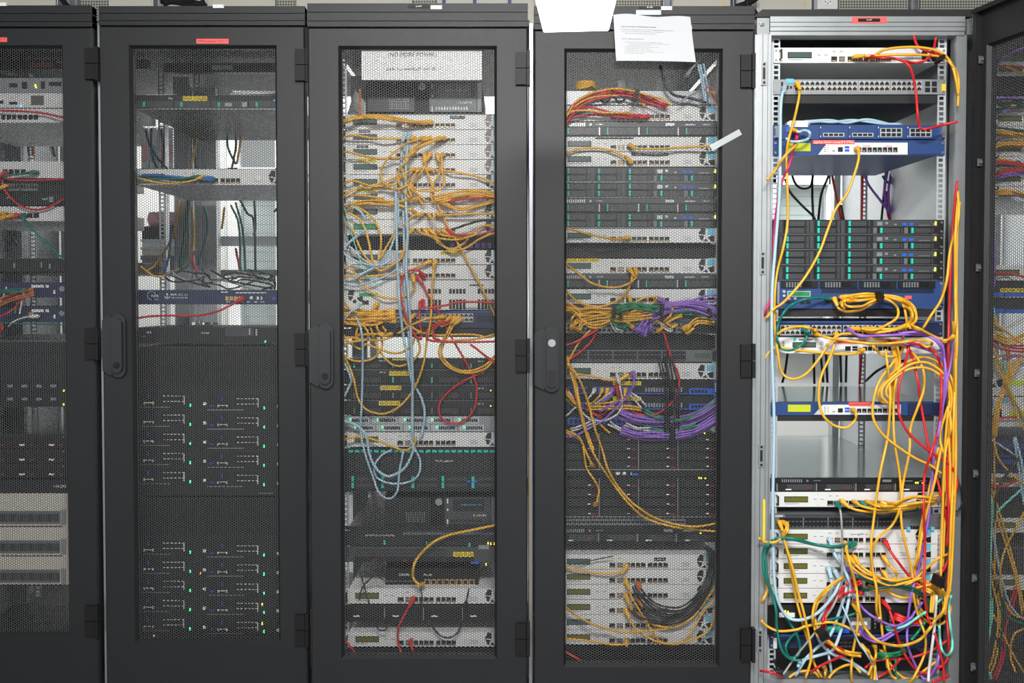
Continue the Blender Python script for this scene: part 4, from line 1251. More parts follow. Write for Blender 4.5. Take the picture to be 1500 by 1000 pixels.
u.boxes('handle', [(1137, 1140, 413, 445), (1378, 1381, 413, 445)], 'steel', 0.01)
u.tag(1325, 1335, 433, 438, 'label_red')
u = Unit(5, 453, 464, 'equipment_shelf', 'dark speckled shelf under the large blue firewall', 'shelf', 'dark middle shelf').body('roof_black', 0.4, ears=False)
u = switch48(5, 470, 493, 'navy switch full of yellow plugs in the middle', 'navy middle switch', 'navy', 1142, 1326, 476, 491, 'zinc', 4, 2, 0.3, lid='navy')
u.box('edge_line', 1140, 1376, 470, 473, 'blue_paint', 0.003)
u = Unit(5, 493.5, 518, 'network_appliance', 'white appliance with round buttons under the navy middle switch', 'network appliance', 'round button appliance').body('white_paint', 0.42)
s_ = u.box('screen_bezel', 1161, 1195, 501, 508.5, 'plastic_black', 0.002)
u.box('screen', 1162, 1194, 502, 507.5, 'lcd_grey', 0.003, parent=s_)
for px, py in ((1203, 502), (1203, 509), (1211, 505.5)):
    MB().cyl(u.X(px, py), u.Z(py), 0.0055, -0.003, 0, 14).build('button', 'zinc', u.o)
u.boxes('port_row', [(1238, 1246, 507, 513.5), (1248.5, 1256, 507, 510), (1248.5, 1256, 510.8, 513.5)] + [(1264 + 7.4 * q, 1270 + 7.4 * q, 507.5, 513.5) for q in range(8)], 'slot_black')
u.boxes('printing', [(1146, 1149, 500 + 2.5 * q, 501.2 + 2.5 * q) for q in range(3)] + [(1170, 1190, 496.5, 498)], 'ink_grey')
MB().cyl(u.X(1164, 497), u.Z(497), 0.005, -0.0012, 0, 12).build('badge', 'teal_latch', u.o)
u.tag(1226, 1268, 498, 503, 'label_red', 'ipw-dev-1 (rental)')
u = blue_firewall(588.5, 608.5, 'blue firewall with a white port panel and red label', 'lower blue firewall', 1203, 'ipw-dev-2 (rental)', (1243, 1275, 588.8, 594.3), False)
MB().box(-0.219, 0.219, 0.002, 0.39, u.h, u.h + 0.0008).build('lid', 'glossy_lid', u.o)
u = Unit(5, 608.6, 617, 'equipment_shelf', 'dark shelf under the lower blue firewall', 'shelf', 'dark lower shelf').body('roof_black', 0.36, ears=False)
u = bay_server(5, 699.5, 719.5, 'black four bay server with a mirror-like lid', 'mirror lid server', latch=None, maroon=True, depth=0.7, strip_m='dark_metal')
u.led((1341, 707, 'yellow'), (1344, 707, 'yellow'), (1351, 707.5, 'yellow'))
white_appliance(5, 720, 742.5, 'white appliance with a row of yellow plugs under the mirror-lid server', 'white appliance with yellow plugs')
u = switch48(5, 752, 774.5, 'grey switch with two yellow plugs above the white stack', 'grey lower switch', 'mid_grey', 1141, 1322, 757.5, 772, 'dark_metal', 5, 2, 0.4)
u.boxes('vent_slots', [(1150 + 3.1 * q + 1.5 * (w % 2), 1152 + 3.1 * q + 1.5 * (w % 2), 753 + 2 * w, 754.5 + 2 * w) for q in range(56) for w in range(2)], 'slot_black')
u.box('screen', 1334, 1358, 761, 766, 'lcd_grey')
u.boxes('transceiver', [(1327, 1332, 771, 776), (1362, 1367, 771, 776)], 'sky_blue', 0.008)
u.boxes('port_row', [(1333 + 4.5 * q, 1336.5 + 4.5 * q, 770, 774) for q in range(6)], 'slot_black')
u.boxes('printing', [(1135, 1147, 754, 757)], 'zinc')
for k, (lb, ch) in enumerate((('first', 'a'), ('second', 'b'), ('third', 'c'), ('fourth', 'd'), ('fifth', 'e'))):
    y = 775 + 21.6 * k
    u = white_appliance(5, y, y + 21.4, '%s white appliance from top in the bottom stack of five' % lb, '%s stack appliance' % lb)
    u.txt('ipw-sg001-' + ch, 1246 + 1.5 * k, y + 8.2, 0.0075, 'ink', 24)
u = Unit(5, 885.5, 927, 'server', 'black two unit server with a grey expansion module', 'server', 'black two unit server').body('server_black', 0.6)
u.box('ear_block', 1122, 1132, 886, 927, 'plastic_black', 0.01)
u.vents(1140, 1205, 905, 922, 'slot_black', 20, 6)
u.box('module_label', 1141, 1164, 897, 903.5, 'label_white', 0.002)
u.led((1147, 895, 'yellow'), (1150, 895, 'yellow'), (1154, 896, 'yellow'))
m_ = u.box('expansion_module', 1244, 1274, 904, 921, 'sheet_grey', 0.006)
u.box('module_label', 1246, 1269, 909, 914, 'label_white', 0.007, parent=m_)
for px in (1278, 1300, 1309, 1318, 1327):
    u.box('blank_bracket', px, px + 6, 899, 923, 'dark_metal', 0.004)
    u.boxes('vent_slots', [(px + 2, px + 4.2, 901 + 5 * q, 904 + 5 * q) for q in range(4)], 'sheet_grey', 0.0046)
v_ = u.box('video_socket', 1210, 1230, 915.5, 925, 'teal_latch', 0.006)
v_['label'] = 'teal video socket'
u.box('video_socket', 1230, 1243, 918, 926, 'blue_bright', 0.006, label='blue video socket')
u = switch48(5, 928.5, 949, 'dark switch at the bottom under the tangled cables', 'dark bottom switch', 'navy', 1215, 1340, 936, 947, 'dark_metal', 3, 2, 0.35)
u.box('edge_line', 1136, 1372, 928.5, 931.5, 'blue_paint', 0.004)
u.box('module_label', 1132.5, 1137.5, 934, 949, 'label_white', 0.003)

# ---------------- rack 6, seen through the open door
for k, (y, lb) in enumerate(((90, 'topmost'), (141, 'second'), (163, 'third'), (185, 'fourth'), (207, 'fifth'), (229, 'sixth'), (251, 'seventh'), (273, 'eighth'))):
    u = white_appliance(6, y, y + 21.8, '%s white appliance behind the open mesh door' % lb, '%s white appliance' % lb, 'lcd_olive')
u = Unit(6, 113, 140, 'blank_panel', 'dark blank panel between the topmost white appliances', 'panel', 'dark blank panel').body('dark_metal', 0.05)
u = white_appliance(6, 388, 411, 'white appliance under the large gap behind the open mesh door', 'white appliance under gap')
for k, (y, lb) in enumerate(((412, 'upper'), (436, 'lower'))):
    u = Unit(6, y, y + 23, 'network_switch', '%s dark switch with blue port blocks' % lb, 'switch', '%s blue port switch' % lb).body('server_black', 0.4)
    u.boxes('port_block', [(1448, 1470, y + 16, y + 22), (1472, 1520, y + 17, y + 22)], 'blue_bright', 0.003)
    if k == 0:
        u.tag(1465, 1510, y + 10, y + 16, 'label_yellow', 'UPLINK PATCH')
for k, (y, lb) in enumerate(((536, 'upper'), (581, 'lower'))):
    u = Unit(6, y, y + 44, 'network_appliance', '%s tall white appliance with dark emblem and yellow screen' % lb, 'network appliance', '%s tall white appliance' % lb).body('white_paint', 0.42)
    em = MB()
    emblem(em, 'dark', 0)
    em.v = [(x * 1.0 + u.X(1446) - 0.17, yy, z * 1.4 + u.Z(y + 30)) for x, yy, z in em.v]
    em.build('emblem', 'emblem_black', u.o, kind='stuff')
    u.box('emblem_square', 1462, 1476, y + 2, y + 9, 'sky_blue')
    u.box('screen', 1478, 1500, y + 21, y + 28, 'lcd_yellow', 0.002)
for k, (y, lb) in enumerate(((650, 'upper'), (672, 'lower'))):
    u = Unit(6, y, y + 20, 'network_switch', '%s blue switch half way down behind the open mesh door' % lb, 'switch', '%s blue switch' % lb).body('blue_paint', 0.4)
    u.boxes('port_row', [(1448 + 7 * q, 1453 + 7 * q, y + 8, y + 15) for q in range(9)], 'slot_black', 0.002)
u = white_appliance(6, 693, 713, 'white appliance under the blue switches behind the open mesh door', 'white appliance under blue switches')
u = Unit(6, 735, 758, 'server', 'black server behind hanging cables, behind the open mesh door', 'server', 'black server').body('server_black', 0.5)
u = white_appliance(6, 758, 780, 'white appliance behind hanging cables, lowest but one', 'white appliance behind cables')
u = Unit(6, 800, 840, 'server', 'grey slotted server low behind the open mesh door', 'server', 'grey slotted server').body('server_grey', 0.5)
u.vents(1440, 1560, 803, 837, 'slot_black', 30, 5)
u = white_appliance(6, 842, 864, 'lowest white appliance behind the open mesh door', 'lowest white appliance')
u = Unit(6, 880, 925, 'server', 'dark server at the bottom behind the open mesh door', 'server', 'dark bottom server').body('dark_metal', 0.5)
u.vents(1440, 1560, 884, 920, 'slot_black', 30, 5)

# handwritten white label on the right ear beside the bottom stack
A, B = P(1370, 838, RK[5][2] - 0.004), P(1379, 779, RK[5][2] - 0.004)
lb = MB().box(A.x, B.x, A.y, A.y + 0.001, A.z, B.z).build('label_sheet', 'label_white', None, label='tall white label with black handwriting on the right post in the open rack', cat='label')
n_ = 60
sc = [(A.x + (B.x - A.x) * (0.5 + 0.3 * math.sin(k * 1.9) * math.cos(k * .37)), A.y - 0.0006, B.z - (B.z - A.z) * (0.06 + 0.88 * k / n_)) for k in range(n_)]
MB().tube(sc, 0.0007, 4).build('handwriting', 'ink', lb, kind='stuff')


# ------------------------------------------------------------------ cables
random.seed(7)
CAB = []                         # (object, rack, phrase) for the labels


def smooth_path(pts, sub=5):
    p = [np.array(q, float) for q in pts]
    if len(p) == 2:
        p = [p[0], (p[0] + p[1]) / 2, p[1]]
    p = [2 * p[0] - p[1]] + p + [2 * p[-1] - p[-2]]
    out = []
    for i in range(1, len(p) - 2):
        for k in range(sub):
            t = k / sub
            a, b, c, d = p[i - 1], p[i], p[i + 1], p[i + 2]
            out.append(0.5 * ((2 * b) + (c - a) * t + (2 * a - 5 * b + 4 * c - d) * t * t + (3 * b - a - 3 * c + d) * t ** 3))
    out.append(p[-2])
    return np.array(out)


def plug(parent, at, along, m, r):
    """RJ45 plug with a tapering boot; at = point just before the socket, along = direction in which the cable leaves"""
    b = MB()
    a = np.array(at)
    d = np.array(along, float)
    d[1] -= 0.35 * np.linalg.norm(d)
    d /= np.linalg.norm(d)
    b.box(a[0] - .0055, a[0] + .0055, a[1] - .004, a[1] + .012, a[2] - .0042, a[2] + .0042)
    b.tube([a + d * s for s in (-0.003, 0.004, 0.013, 0.026)], [0.0062, 0.0066, 0.0056, r * 1.02], 8)
    return b.build('connector', m, parent)


def where(r, x, y):
    best = None
    for y0, y1, sh in UNITS[r]:
        if y0 - 3 <= y <= y1 + 3:
            q = abs((y0 + y1) / 2 - y)
            if best is None or q < best[0]:
                best = (q, sh)
    return best[1] if best else None


EDGE = {1: (4, 92), 2: (198, 402), 3: (507, 719), 4: (835, 1047), 5: (1133, 1384), 6: (1452, 1496)}
RACKNAME = {1: 'leftmost rack', 2: 'second rack', 3: 'third rack', 4: 'fourth rack', 5: 'open rack', 6: 'rightmost rack'}


def side(r, x, y):
    a, b = EDGE[r]
    if x < a:
        return 'left side'
    if x > b:
        return 'right side'
    if y > 955:
        return 'rack floor'
    return None


def cable(r, col, pts, flags='', rad=None, dep=None, plugcol=None, y_abs=None, name='network_cable'):
    """pts: pixels on the photograph; s/e in flags: plug at the start/end"""
    xc, yd, ye, ph = RK[r]
    rad = rad or (0.0037 if r == 5 else 0.0031)
    rng = random.random()
    front = (ye - 0.105) if r == 5 else (yd + 0.0165)          # nearest plane the cable may hang in
    n = len(pts)
    ys = []
    base = dep if dep is not None else (0.028 + 0.055 * rng if r == 5 else 0.018 + rng * 0.035)
    for i in range(n):
        t = i / max(1, n - 1)
        d = base * (0.8 + 0.2 * math.sin(3.1 * i + 5 * rng))
        if 's' in flags:
            d = min(d, 0.017 + (base) * 1.4 * i / 2.0) if i < 3 else d
        if 'e' in flags:
            d = min(d, 0.017 + (base) * 1.4 * (n - 1 - i) / 2.0) if i > n - 4 else d
        ys.append(max(front, ye - d) if y_abs is None else y_abs + 0.01 * math.sin(2.3 * i + 6 * rng))
    W = [P(x, y, Y) for (x, y), Y in zip(pts, ys)]
    path = smooth_path(W)
    cn, _ = CABLE[col]
    m = 'cable_' + cn.replace(' ', '_')
    o = MB().tube(path, rad, 6).build(name, m, smooth=True)
    if name == 'network_cable':
        o['category'] = 'cable'
    pm = 'cable_' + CABLE[plugcol][0].replace(' ', '_') if plugcol else m
    if 's' in flags:
        plug(o, path[0], path[2] - path[0], pm, rad)
    if 'e' in flags:
        plug(o, path[-1], path[-3] - path[-1], pm, rad)
    CAB.append((o, r, cn, pts, flags))
    return o


def parse(txt):
    for line in txt.strip().splitlines():
        line = line.strip()
        if not line or line[0] == '#':
            continue
        head, body = line.split('|')
        hd = head.split()
        r, col = int(hd[0]), hd[1]
        flags, n, jit, rad, dep, pc = '', 1, 0, None, None, None
        for h in hd[2:]:
            if h[0] == '*':
                n, jit = int(h[1:].split('~')[0]), float(h.split('~')[1])
            elif h[0] == 'r':
                rad = float(h[1:]) / 1000
            elif h[0] == 'd':
                dep = float(h[1:]) / 1000
            elif h[0] == 'P':
                pc = h[1]
            else:
                flags = h
        pts = [tuple(float(v) for v in q.split(',')) for q in body.split()]
        for k in range(n):
            o = (k - (n - 1) / 2) * jit
            q = []
            for i, (x, y) in enumerate(pts):
                a, b = pts[max(0, i - 1)], pts[min(len(pts) - 1, i + 1)]
                dx, dy = b[0] - a[0], b[1] - a[1]
                L = math.hypot(dx, dy) or 1
                w = o + random.uniform(-.3, .3) * jit
                q.append((x - dy / L * w, y + dx / L * w))
            cable(r, col, q, flags, rad, dep, pc)


# rack  colour  [s/e plugs] [*copies~spacing] [r radius mm] [d depth mm] [P plug colour] | pixels
parse('''
5 y s | 1253,83 1291,81 1330,80 1378,83 1394,95 1404,115 1403,156
5 y s | 1280,84 1295,73 1330,69 1360,71 1380,78 1393,92 1400,115 1404,140
5 r s | 1272,83 1294,85 1312,86 1332,97 1341,130 1344,165 1347,186 1356,189 1380,183 1403,178
5 r | 1338,52 1345,68 1362,76 1383,82 1397,100 1403,122
5 r | 1371,55 1367,74 1356,88 1340,92 1325,89
5 b s r4.5 | 1149,128 1144,150 1143,210 1142,280 1136,360 1131,430 1131,520 1134,620 1132,740 1133,820 1137,870 1150,900 1170,908 1197,898 1222,870 1232,845
5 b e r4.5 d20 | 1197,898 1222,872 1227,850 1223,836
5 y s | 1168,122 1171,136 1168,155 1162,180 1155,205 1152,230 1153,262 1154,320 1148,360 1139,395 1135,430 1135,480 1140,520 1145,545 1160,555 1180,548 1200,525 1215,502 1230,490 1250,489 1275,494 1300,500
5 m s | 1168,195 1163,215 1155,245 1147,262 1140,290 1134,340 1133,400 1131,430 1124,450 1120,462
5 b e Py r4 | 1152,203 1158,207 1172,207 1184,203 1186,194 1178,191 1170,193 1160,190
5 y | 1167,212 1150,228 1135,250 1124,263
5 y s | 1256,217 1258,232 1250,260 1240,285 1225,305 1213,335 1200,370 1180,405 1160,430 1145,445 1134,452 1122,466
5 b r4 d-60 | 1178,180 1200,178 1220,179 1250,176 1290,181 1320,182
5 b r4 d-60 | 1178,178 1215,176 1240,180 1270,175 1300,181
5 r | 1402,265 1396,330 1392,400 1390,470 1389,510 1389,545 1391,600
5 r s | 1300,500 1330,501 1360,510 1372,520 1378,540 1379,580 1375,626 1363,666 1354,698 1353,747 1355,800 1354,860 1358,900 1364,915
5 y | 1403,280 1404,320 1392,365 1387,410 1378,440 1365,460 1352,481
5 y *2~3 | 1404,295 1400,350 1400,420 1401,470 1396,492 1385,500 1370,496 1345,482 1333,478
5 y | 1401,440 1402,500 1399,560 1397,620 1396,700 1393,770 1390,850 1384,900
5 y *2~3 | 1398,470 1399,540 1399,600 1398,680 1396,760 1392,850 1386,880
5 y | 1391,600 1393,626 1389,644 1384,671 1380,770 1378,850
5 y | 1389,595 1377,635 1382,662 1391,669 1397,660
5 y *2~3.5 | 1376,655 1367,702 1352,770 1345,810 1340,830
5 p e | 1399,490 1393,530 1384,575 1377,625 1369,660 1365,705 1359,765 1345,835 1335,870 1329,920 1331,950 1345,982 1354,994 1363,989 1374,968 1376,938
5 p s | 1244,483 1262,492 1300,490 1345,486 1365,492 1380,505 1384,530 1387,560 1380,600 1374,640
5 p s | 1262,492 1300,491 1350,490 1372,500 1382,520 1385,545 1381,590
5 p | 1323,503 1345,508 1370,517 1382,530 1386,550 1380,600 1371,650
5 y s | 1233,435 1250,432 1270,430 1291,432 1315,435 1335,445 1342,460 1336,474 1318,482 1290,485 1262,481
5 y se | 1243,437 1262,434 1291,434 1312,438 1330,448 1337,462 1330,475 1310,483 1280,487 1255,481
5 y s | 1222,437 1227,450 1240,456 1260,454 1275,446 1291,438 1310,436 1322,445 1327,462 1328,480 1322,495
5 y se | 1233,444 1245,449 1262,448 1278,441 1291,437 1305,441 1315,452 1314,465 1300,475 1280,483 1248,481
5 y se | 1243,441 1260,440 1291,436 1320,439 1338,452 1342,468 1330,478 1300,482 1268,481
5 y se | 1236,440 1260,437 1291,435 1318,442 1333,456 1333,470 1315,480 1295,483 1277,481
5 g s | 1213,437 1200,436 1180,438 1160,446 1148,458 1140,475 1138,495 1142,508
5 g s | 1178,483 1182,488 1180,498 1170,508 1155,513 1140,509
5 y e | 1138,490 1150,482 1170,478 1185,480 1195,484
5 y s | 1195,489 1215,495 1240,499 1275,503 1300,503 1330,500 1345,498 1362,500 1365,504 1358,508 1348,503
5 y se | 1225,489 1222,505 1215,525 1205,545 1200,565 1200,590 1207,610 1222,623 1240,626 1252,616 1254,606 1250,600
5 y s | 1264,512 1250,518 1220,518 1180,514 1150,510 1140,506 1127,515 1120,525
5 y | 1278,506 1290,518 1303,522 1315,520 1322,512 1322,502 1310,498
5 y | 1303,590 1291,588 1287,574 1300,554 1324,533 1350,523 1370,528 1388,544 1396,562 1397,590 1394,640 1396,700 1393,760
5 y | 1302,592 1292,580 1294,566 1312,548 1335,533 1358,531 1378,543 1390,560 1394,585 1390,630 1392,690 1390,750
5 y | 1306,588 1298,575 1304,560 1325,543 1348,538 1368,543 1385,558 1391,580 1388,610 1384,660 1384,720
5 y | 1312,525 1305,535 1290,555 1282,575 1278,600 1282,620 1296,639 1319,657 1341,671 1364,682 1379,693
5 y e | 1297,512 1300,535 1303,560 1304,592 1300,642 1289,694 1280,760 1276,800 1279,838 1284,862 1284,893 1288,908
5 y | 1314,505 1318,530 1312,560 1309,590 1310,642 1319,705 1321,770 1336,838 1338,870 1345,902 1355,930 1354,958 1340,989 1332,1000
5 y *2~4 | 1308,508 1313,530 1309,556 1306,580 1303,592
5 y | 1316,499 1340,520 1353,544 1353,570 1346,592 1334,626 1332,662 1323,707 1318,745 1306,770 1286,788 1276,815 1282,845 1305,856 1334,853 1355,834 1375,817 1390,811
5 r | 1332,505 1330,514 1324,539 1316,570 1316,595 1318,610 1332,635 1361,660 1386,676 1399,692 1402,710 1396,730
5 k r2.6 | 1388,672 1398,690 1407,715 1409,735 1403,748 1392,748 1385,742
5 r s | 1297,793 1303,805 1315,822 1334,846 1348,857 1360,856 1376,842 1388,822 1392,795 1388,768 1379,725 1368,685 1361,658 1349,592 1345,560 1338,530 1330,507
5 y s | 1234,734 1245,743 1262,748 1290,750 1320,747 1350,742 1372,736
5 y s | 1253,735 1262,741 1285,746 1315,745 1345,740 1370,733
5 y s | 1271,735 1285,741 1305,743 1340,738 1368,732
5 y s | 1280,736 1295,741 1320,740 1345,736 1370,734
5 y s | 1292,736 1305,740 1320,735 1340,728 1360,728 1385,722 1398,712 1396,700
5 y s | 1299,737 1312,736 1330,729 1350,727 1372,732
5 g s | 1262,736 1272,743 1290,747 1320,748 1345,744
5 s s Pg r3 | 1226,737 1231,748 1233,770 1234,800 1234,830 1230,862 1220,888 1205,910 1190,931 1165,962 1147,988
5 y s | 1142,765 1146,779 1156,820 1165,870 1173,902 1181,930 1188,951 1193,972 1204,992
5 y s | 1148,765 1152,773 1148,786 1160,828 1170,870 1177,895 1186,938 1188,965 1180,993
5 y s | 1152,766 1154,776 1146,787 1134,794 1118,793 1112,788
5 g s | 1245,796 1222,800 1194,797 1166,789 1138,788 1124,797 1118,810 1120,842 1131,870 1137,895 1138,920 1145,951 1158,965 1175,967
5 g s | 1252,796 1240,801 1215,801 1190,797 1165,791 1140,790 1128,800 1122,815 1124,845 1131,868 1140,885 1153,906 1166,927 1172,947 1168,960 1156,962 1151,948 1155,938 1167,925 1188,915 1210,908 1236,903 1254,898
5 b s r4.5 | 1216,790 1219,803 1226,817 1235,831 1242,846 1245,863 1240,895 1232,923 1223,947 1214,955 1194,961 1173,968 1169,976
5 b s r4.5 | 1228,812 1232,820 1237,835 1240,850 1238,870 1228,900 1216,930 1195,950 1180,965 1165,990
5 b s r4.5 | 1214,833 1217,848 1219,860 1213,880 1203,900 1197,915 1197,930 1205,945 1220,958 1245,968 1270,985
5 b r2.6 | 1233,885 1242,905 1256,937 1268,955 1281,978 1285,996
5 b r4 | 1212,950 1214,960 1216,972 1218,985
5 r *3~4 | 1262,851 1243,858 1225,871 1210,892 1205,909 1205,922 1208,934 1213,943 1224,952 1240,960
5 y *2~3.5 | 1236,846 1214,860 1197,882 1193,902 1195,919 1201,930 1218,943 1229,951 1244,957 1261,958
5 y e | 1115,908 1124,917 1141,924 1166,922 1180,917 1201,913 1216,911 1233,915 1250,923 1258,929
5 y s r4.2 d85 | 1238,795 1240,806 1246,828 1254,860 1258,892 1267,919 1285,938 1309,945 1328,944 1348,936 1362,920 1369,909 1382,894 1385,874 1380,862
5 y s | 1250,884 1256,899 1256,919 1250,951 1247,979 1248,1000
5 y | 1156,992 1166,985 1183,982 1194,985 1200,992
5 y | 1214,993 1222,983 1236,975 1250,974 1261,985
5 y s | 1208,978 1209,985 1208,994
5 r | 1114,982 1131,985 1146,992
5 r | 1186,985 1200,976 1216,968 1233,961
5 r | 1267,978 1281,968 1306,965 1327,964 1348,959 1369,950 1390,936
5 r s | 1295,882 1302,892 1309,912 1317,940 1327,961 1341,980 1351,985 1362,984 1379,975 1389,961 1389,930 1387,902 1388,860 1390,830
5 r | 1369,927 1376,951 1382,979 1383,999
5 r s *3~3 | 1313,904 1325,908 1340,910 1352,908
5 r | 1366,999 1390,988
5 r | 1286,992 1306,979 1319,964
5 r s | 1262,868 1248,866 1235,872
5 p | 1250,873 1264,891 1279,903 1296,912 1309,916 1320,914 1334,905 1340,896 1351,882
5 p *2~4 | 1260,922 1271,934 1288,938 1306,929 1320,920 1337,913 1351,913
5 t s | 1302,921 1313,920 1328,915 1345,903 1356,896 1373,882 1393,863
5 t | 1376,916 1377,937 1380,952 1387,960 1394,952 1395,937 1392,916 1390,888 1393,872
5 w r4 | 1372,871 1369,916 1366,941 1361,979 1360,998
5 y | 1340,830 1342,860 1347,888 1359,903 1369,906 1379,901 1382,885 1376,871 1366,860 1343,848
5 y | 1340,846 1347,895 1356,908 1373,915 1387,908 1392,895 1391,885 1383,871 1370,859 1352,849
5 y | 1299,963 1302,979 1306,989 1313,994
5 y | 1286,860 1291,913 1296,950 1306,975 1320,990 1331,994 1341,992 1356,980 1372,968
5 y s | 1262,945 1271,955 1278,968 1277,985 1276,995
5 y s | 1281,946 1283,960 1277,975 1272,988
5 y s | 1270,952 1277,963 1282,975 1281,996
5 y s | 1293,955 1298,965 1300,978
5 G | 1355,911 1345,925 1335,937
5 G *3~3 | 1284,959 1299,961 1317,957 1326,951
5 d *2~3 | 1253,843 1279,851 1302,855 1325,860 1344,866 1357,878 1362,894
5 d s | 1262,863 1279,862 1305,858 1330,850
5 g | 1312,966 1312,985 1316,993
5 y s | 1236,815 1250,832 1266,844 1285,851 1305,857 1330,852 1350,846
5 y s | 1244,816 1255,829 1270,840 1290,846 1310,850 1335,846
5 y s | 1252,816 1260,828 1278,840 1300,850 1320,855 1345,850
5 y s | 1295,816 1301,826 1311,836 1313,844 1308,849
5 y s | 1295,838 1301,848 1310,853 1325,850 1333,847
5 p s | 1243,834 1255,840 1275,845 1300,852 1318,855
5 r s | 1256,838 1250,845 1240,856
5 y s | 1276,860 1290,866 1310,858 1325,852
5 y | 1296,861 1305,869 1321,875 1334,875
5 y | 1342,847 1353,849 1370,860 1380,874 1390,884
5 y *2~4 | 1350,862 1362,866 1366,870 1364,897
5 y *2~4 | 1342,862 1360,858 1374,855 1380,850
5 k | 1133,978 1140,985 1148,988
5 k | 1134,966 1138,976 1146,984
5 y | 1120,846 1124,862 1119,876 1114,883
5 y | 1386,640 1383,680 1387,720 1384,760 1381,830
5 p | 1395,590 1392,640 1393,700 1389,740
5 r | 1392,640 1388,690 1390,760 1387,800
5 k d-150 r4 | 1268,558 1285,543 1305,533 1325,528
5 y s | 1238,439 1233,446 1237,452
''')
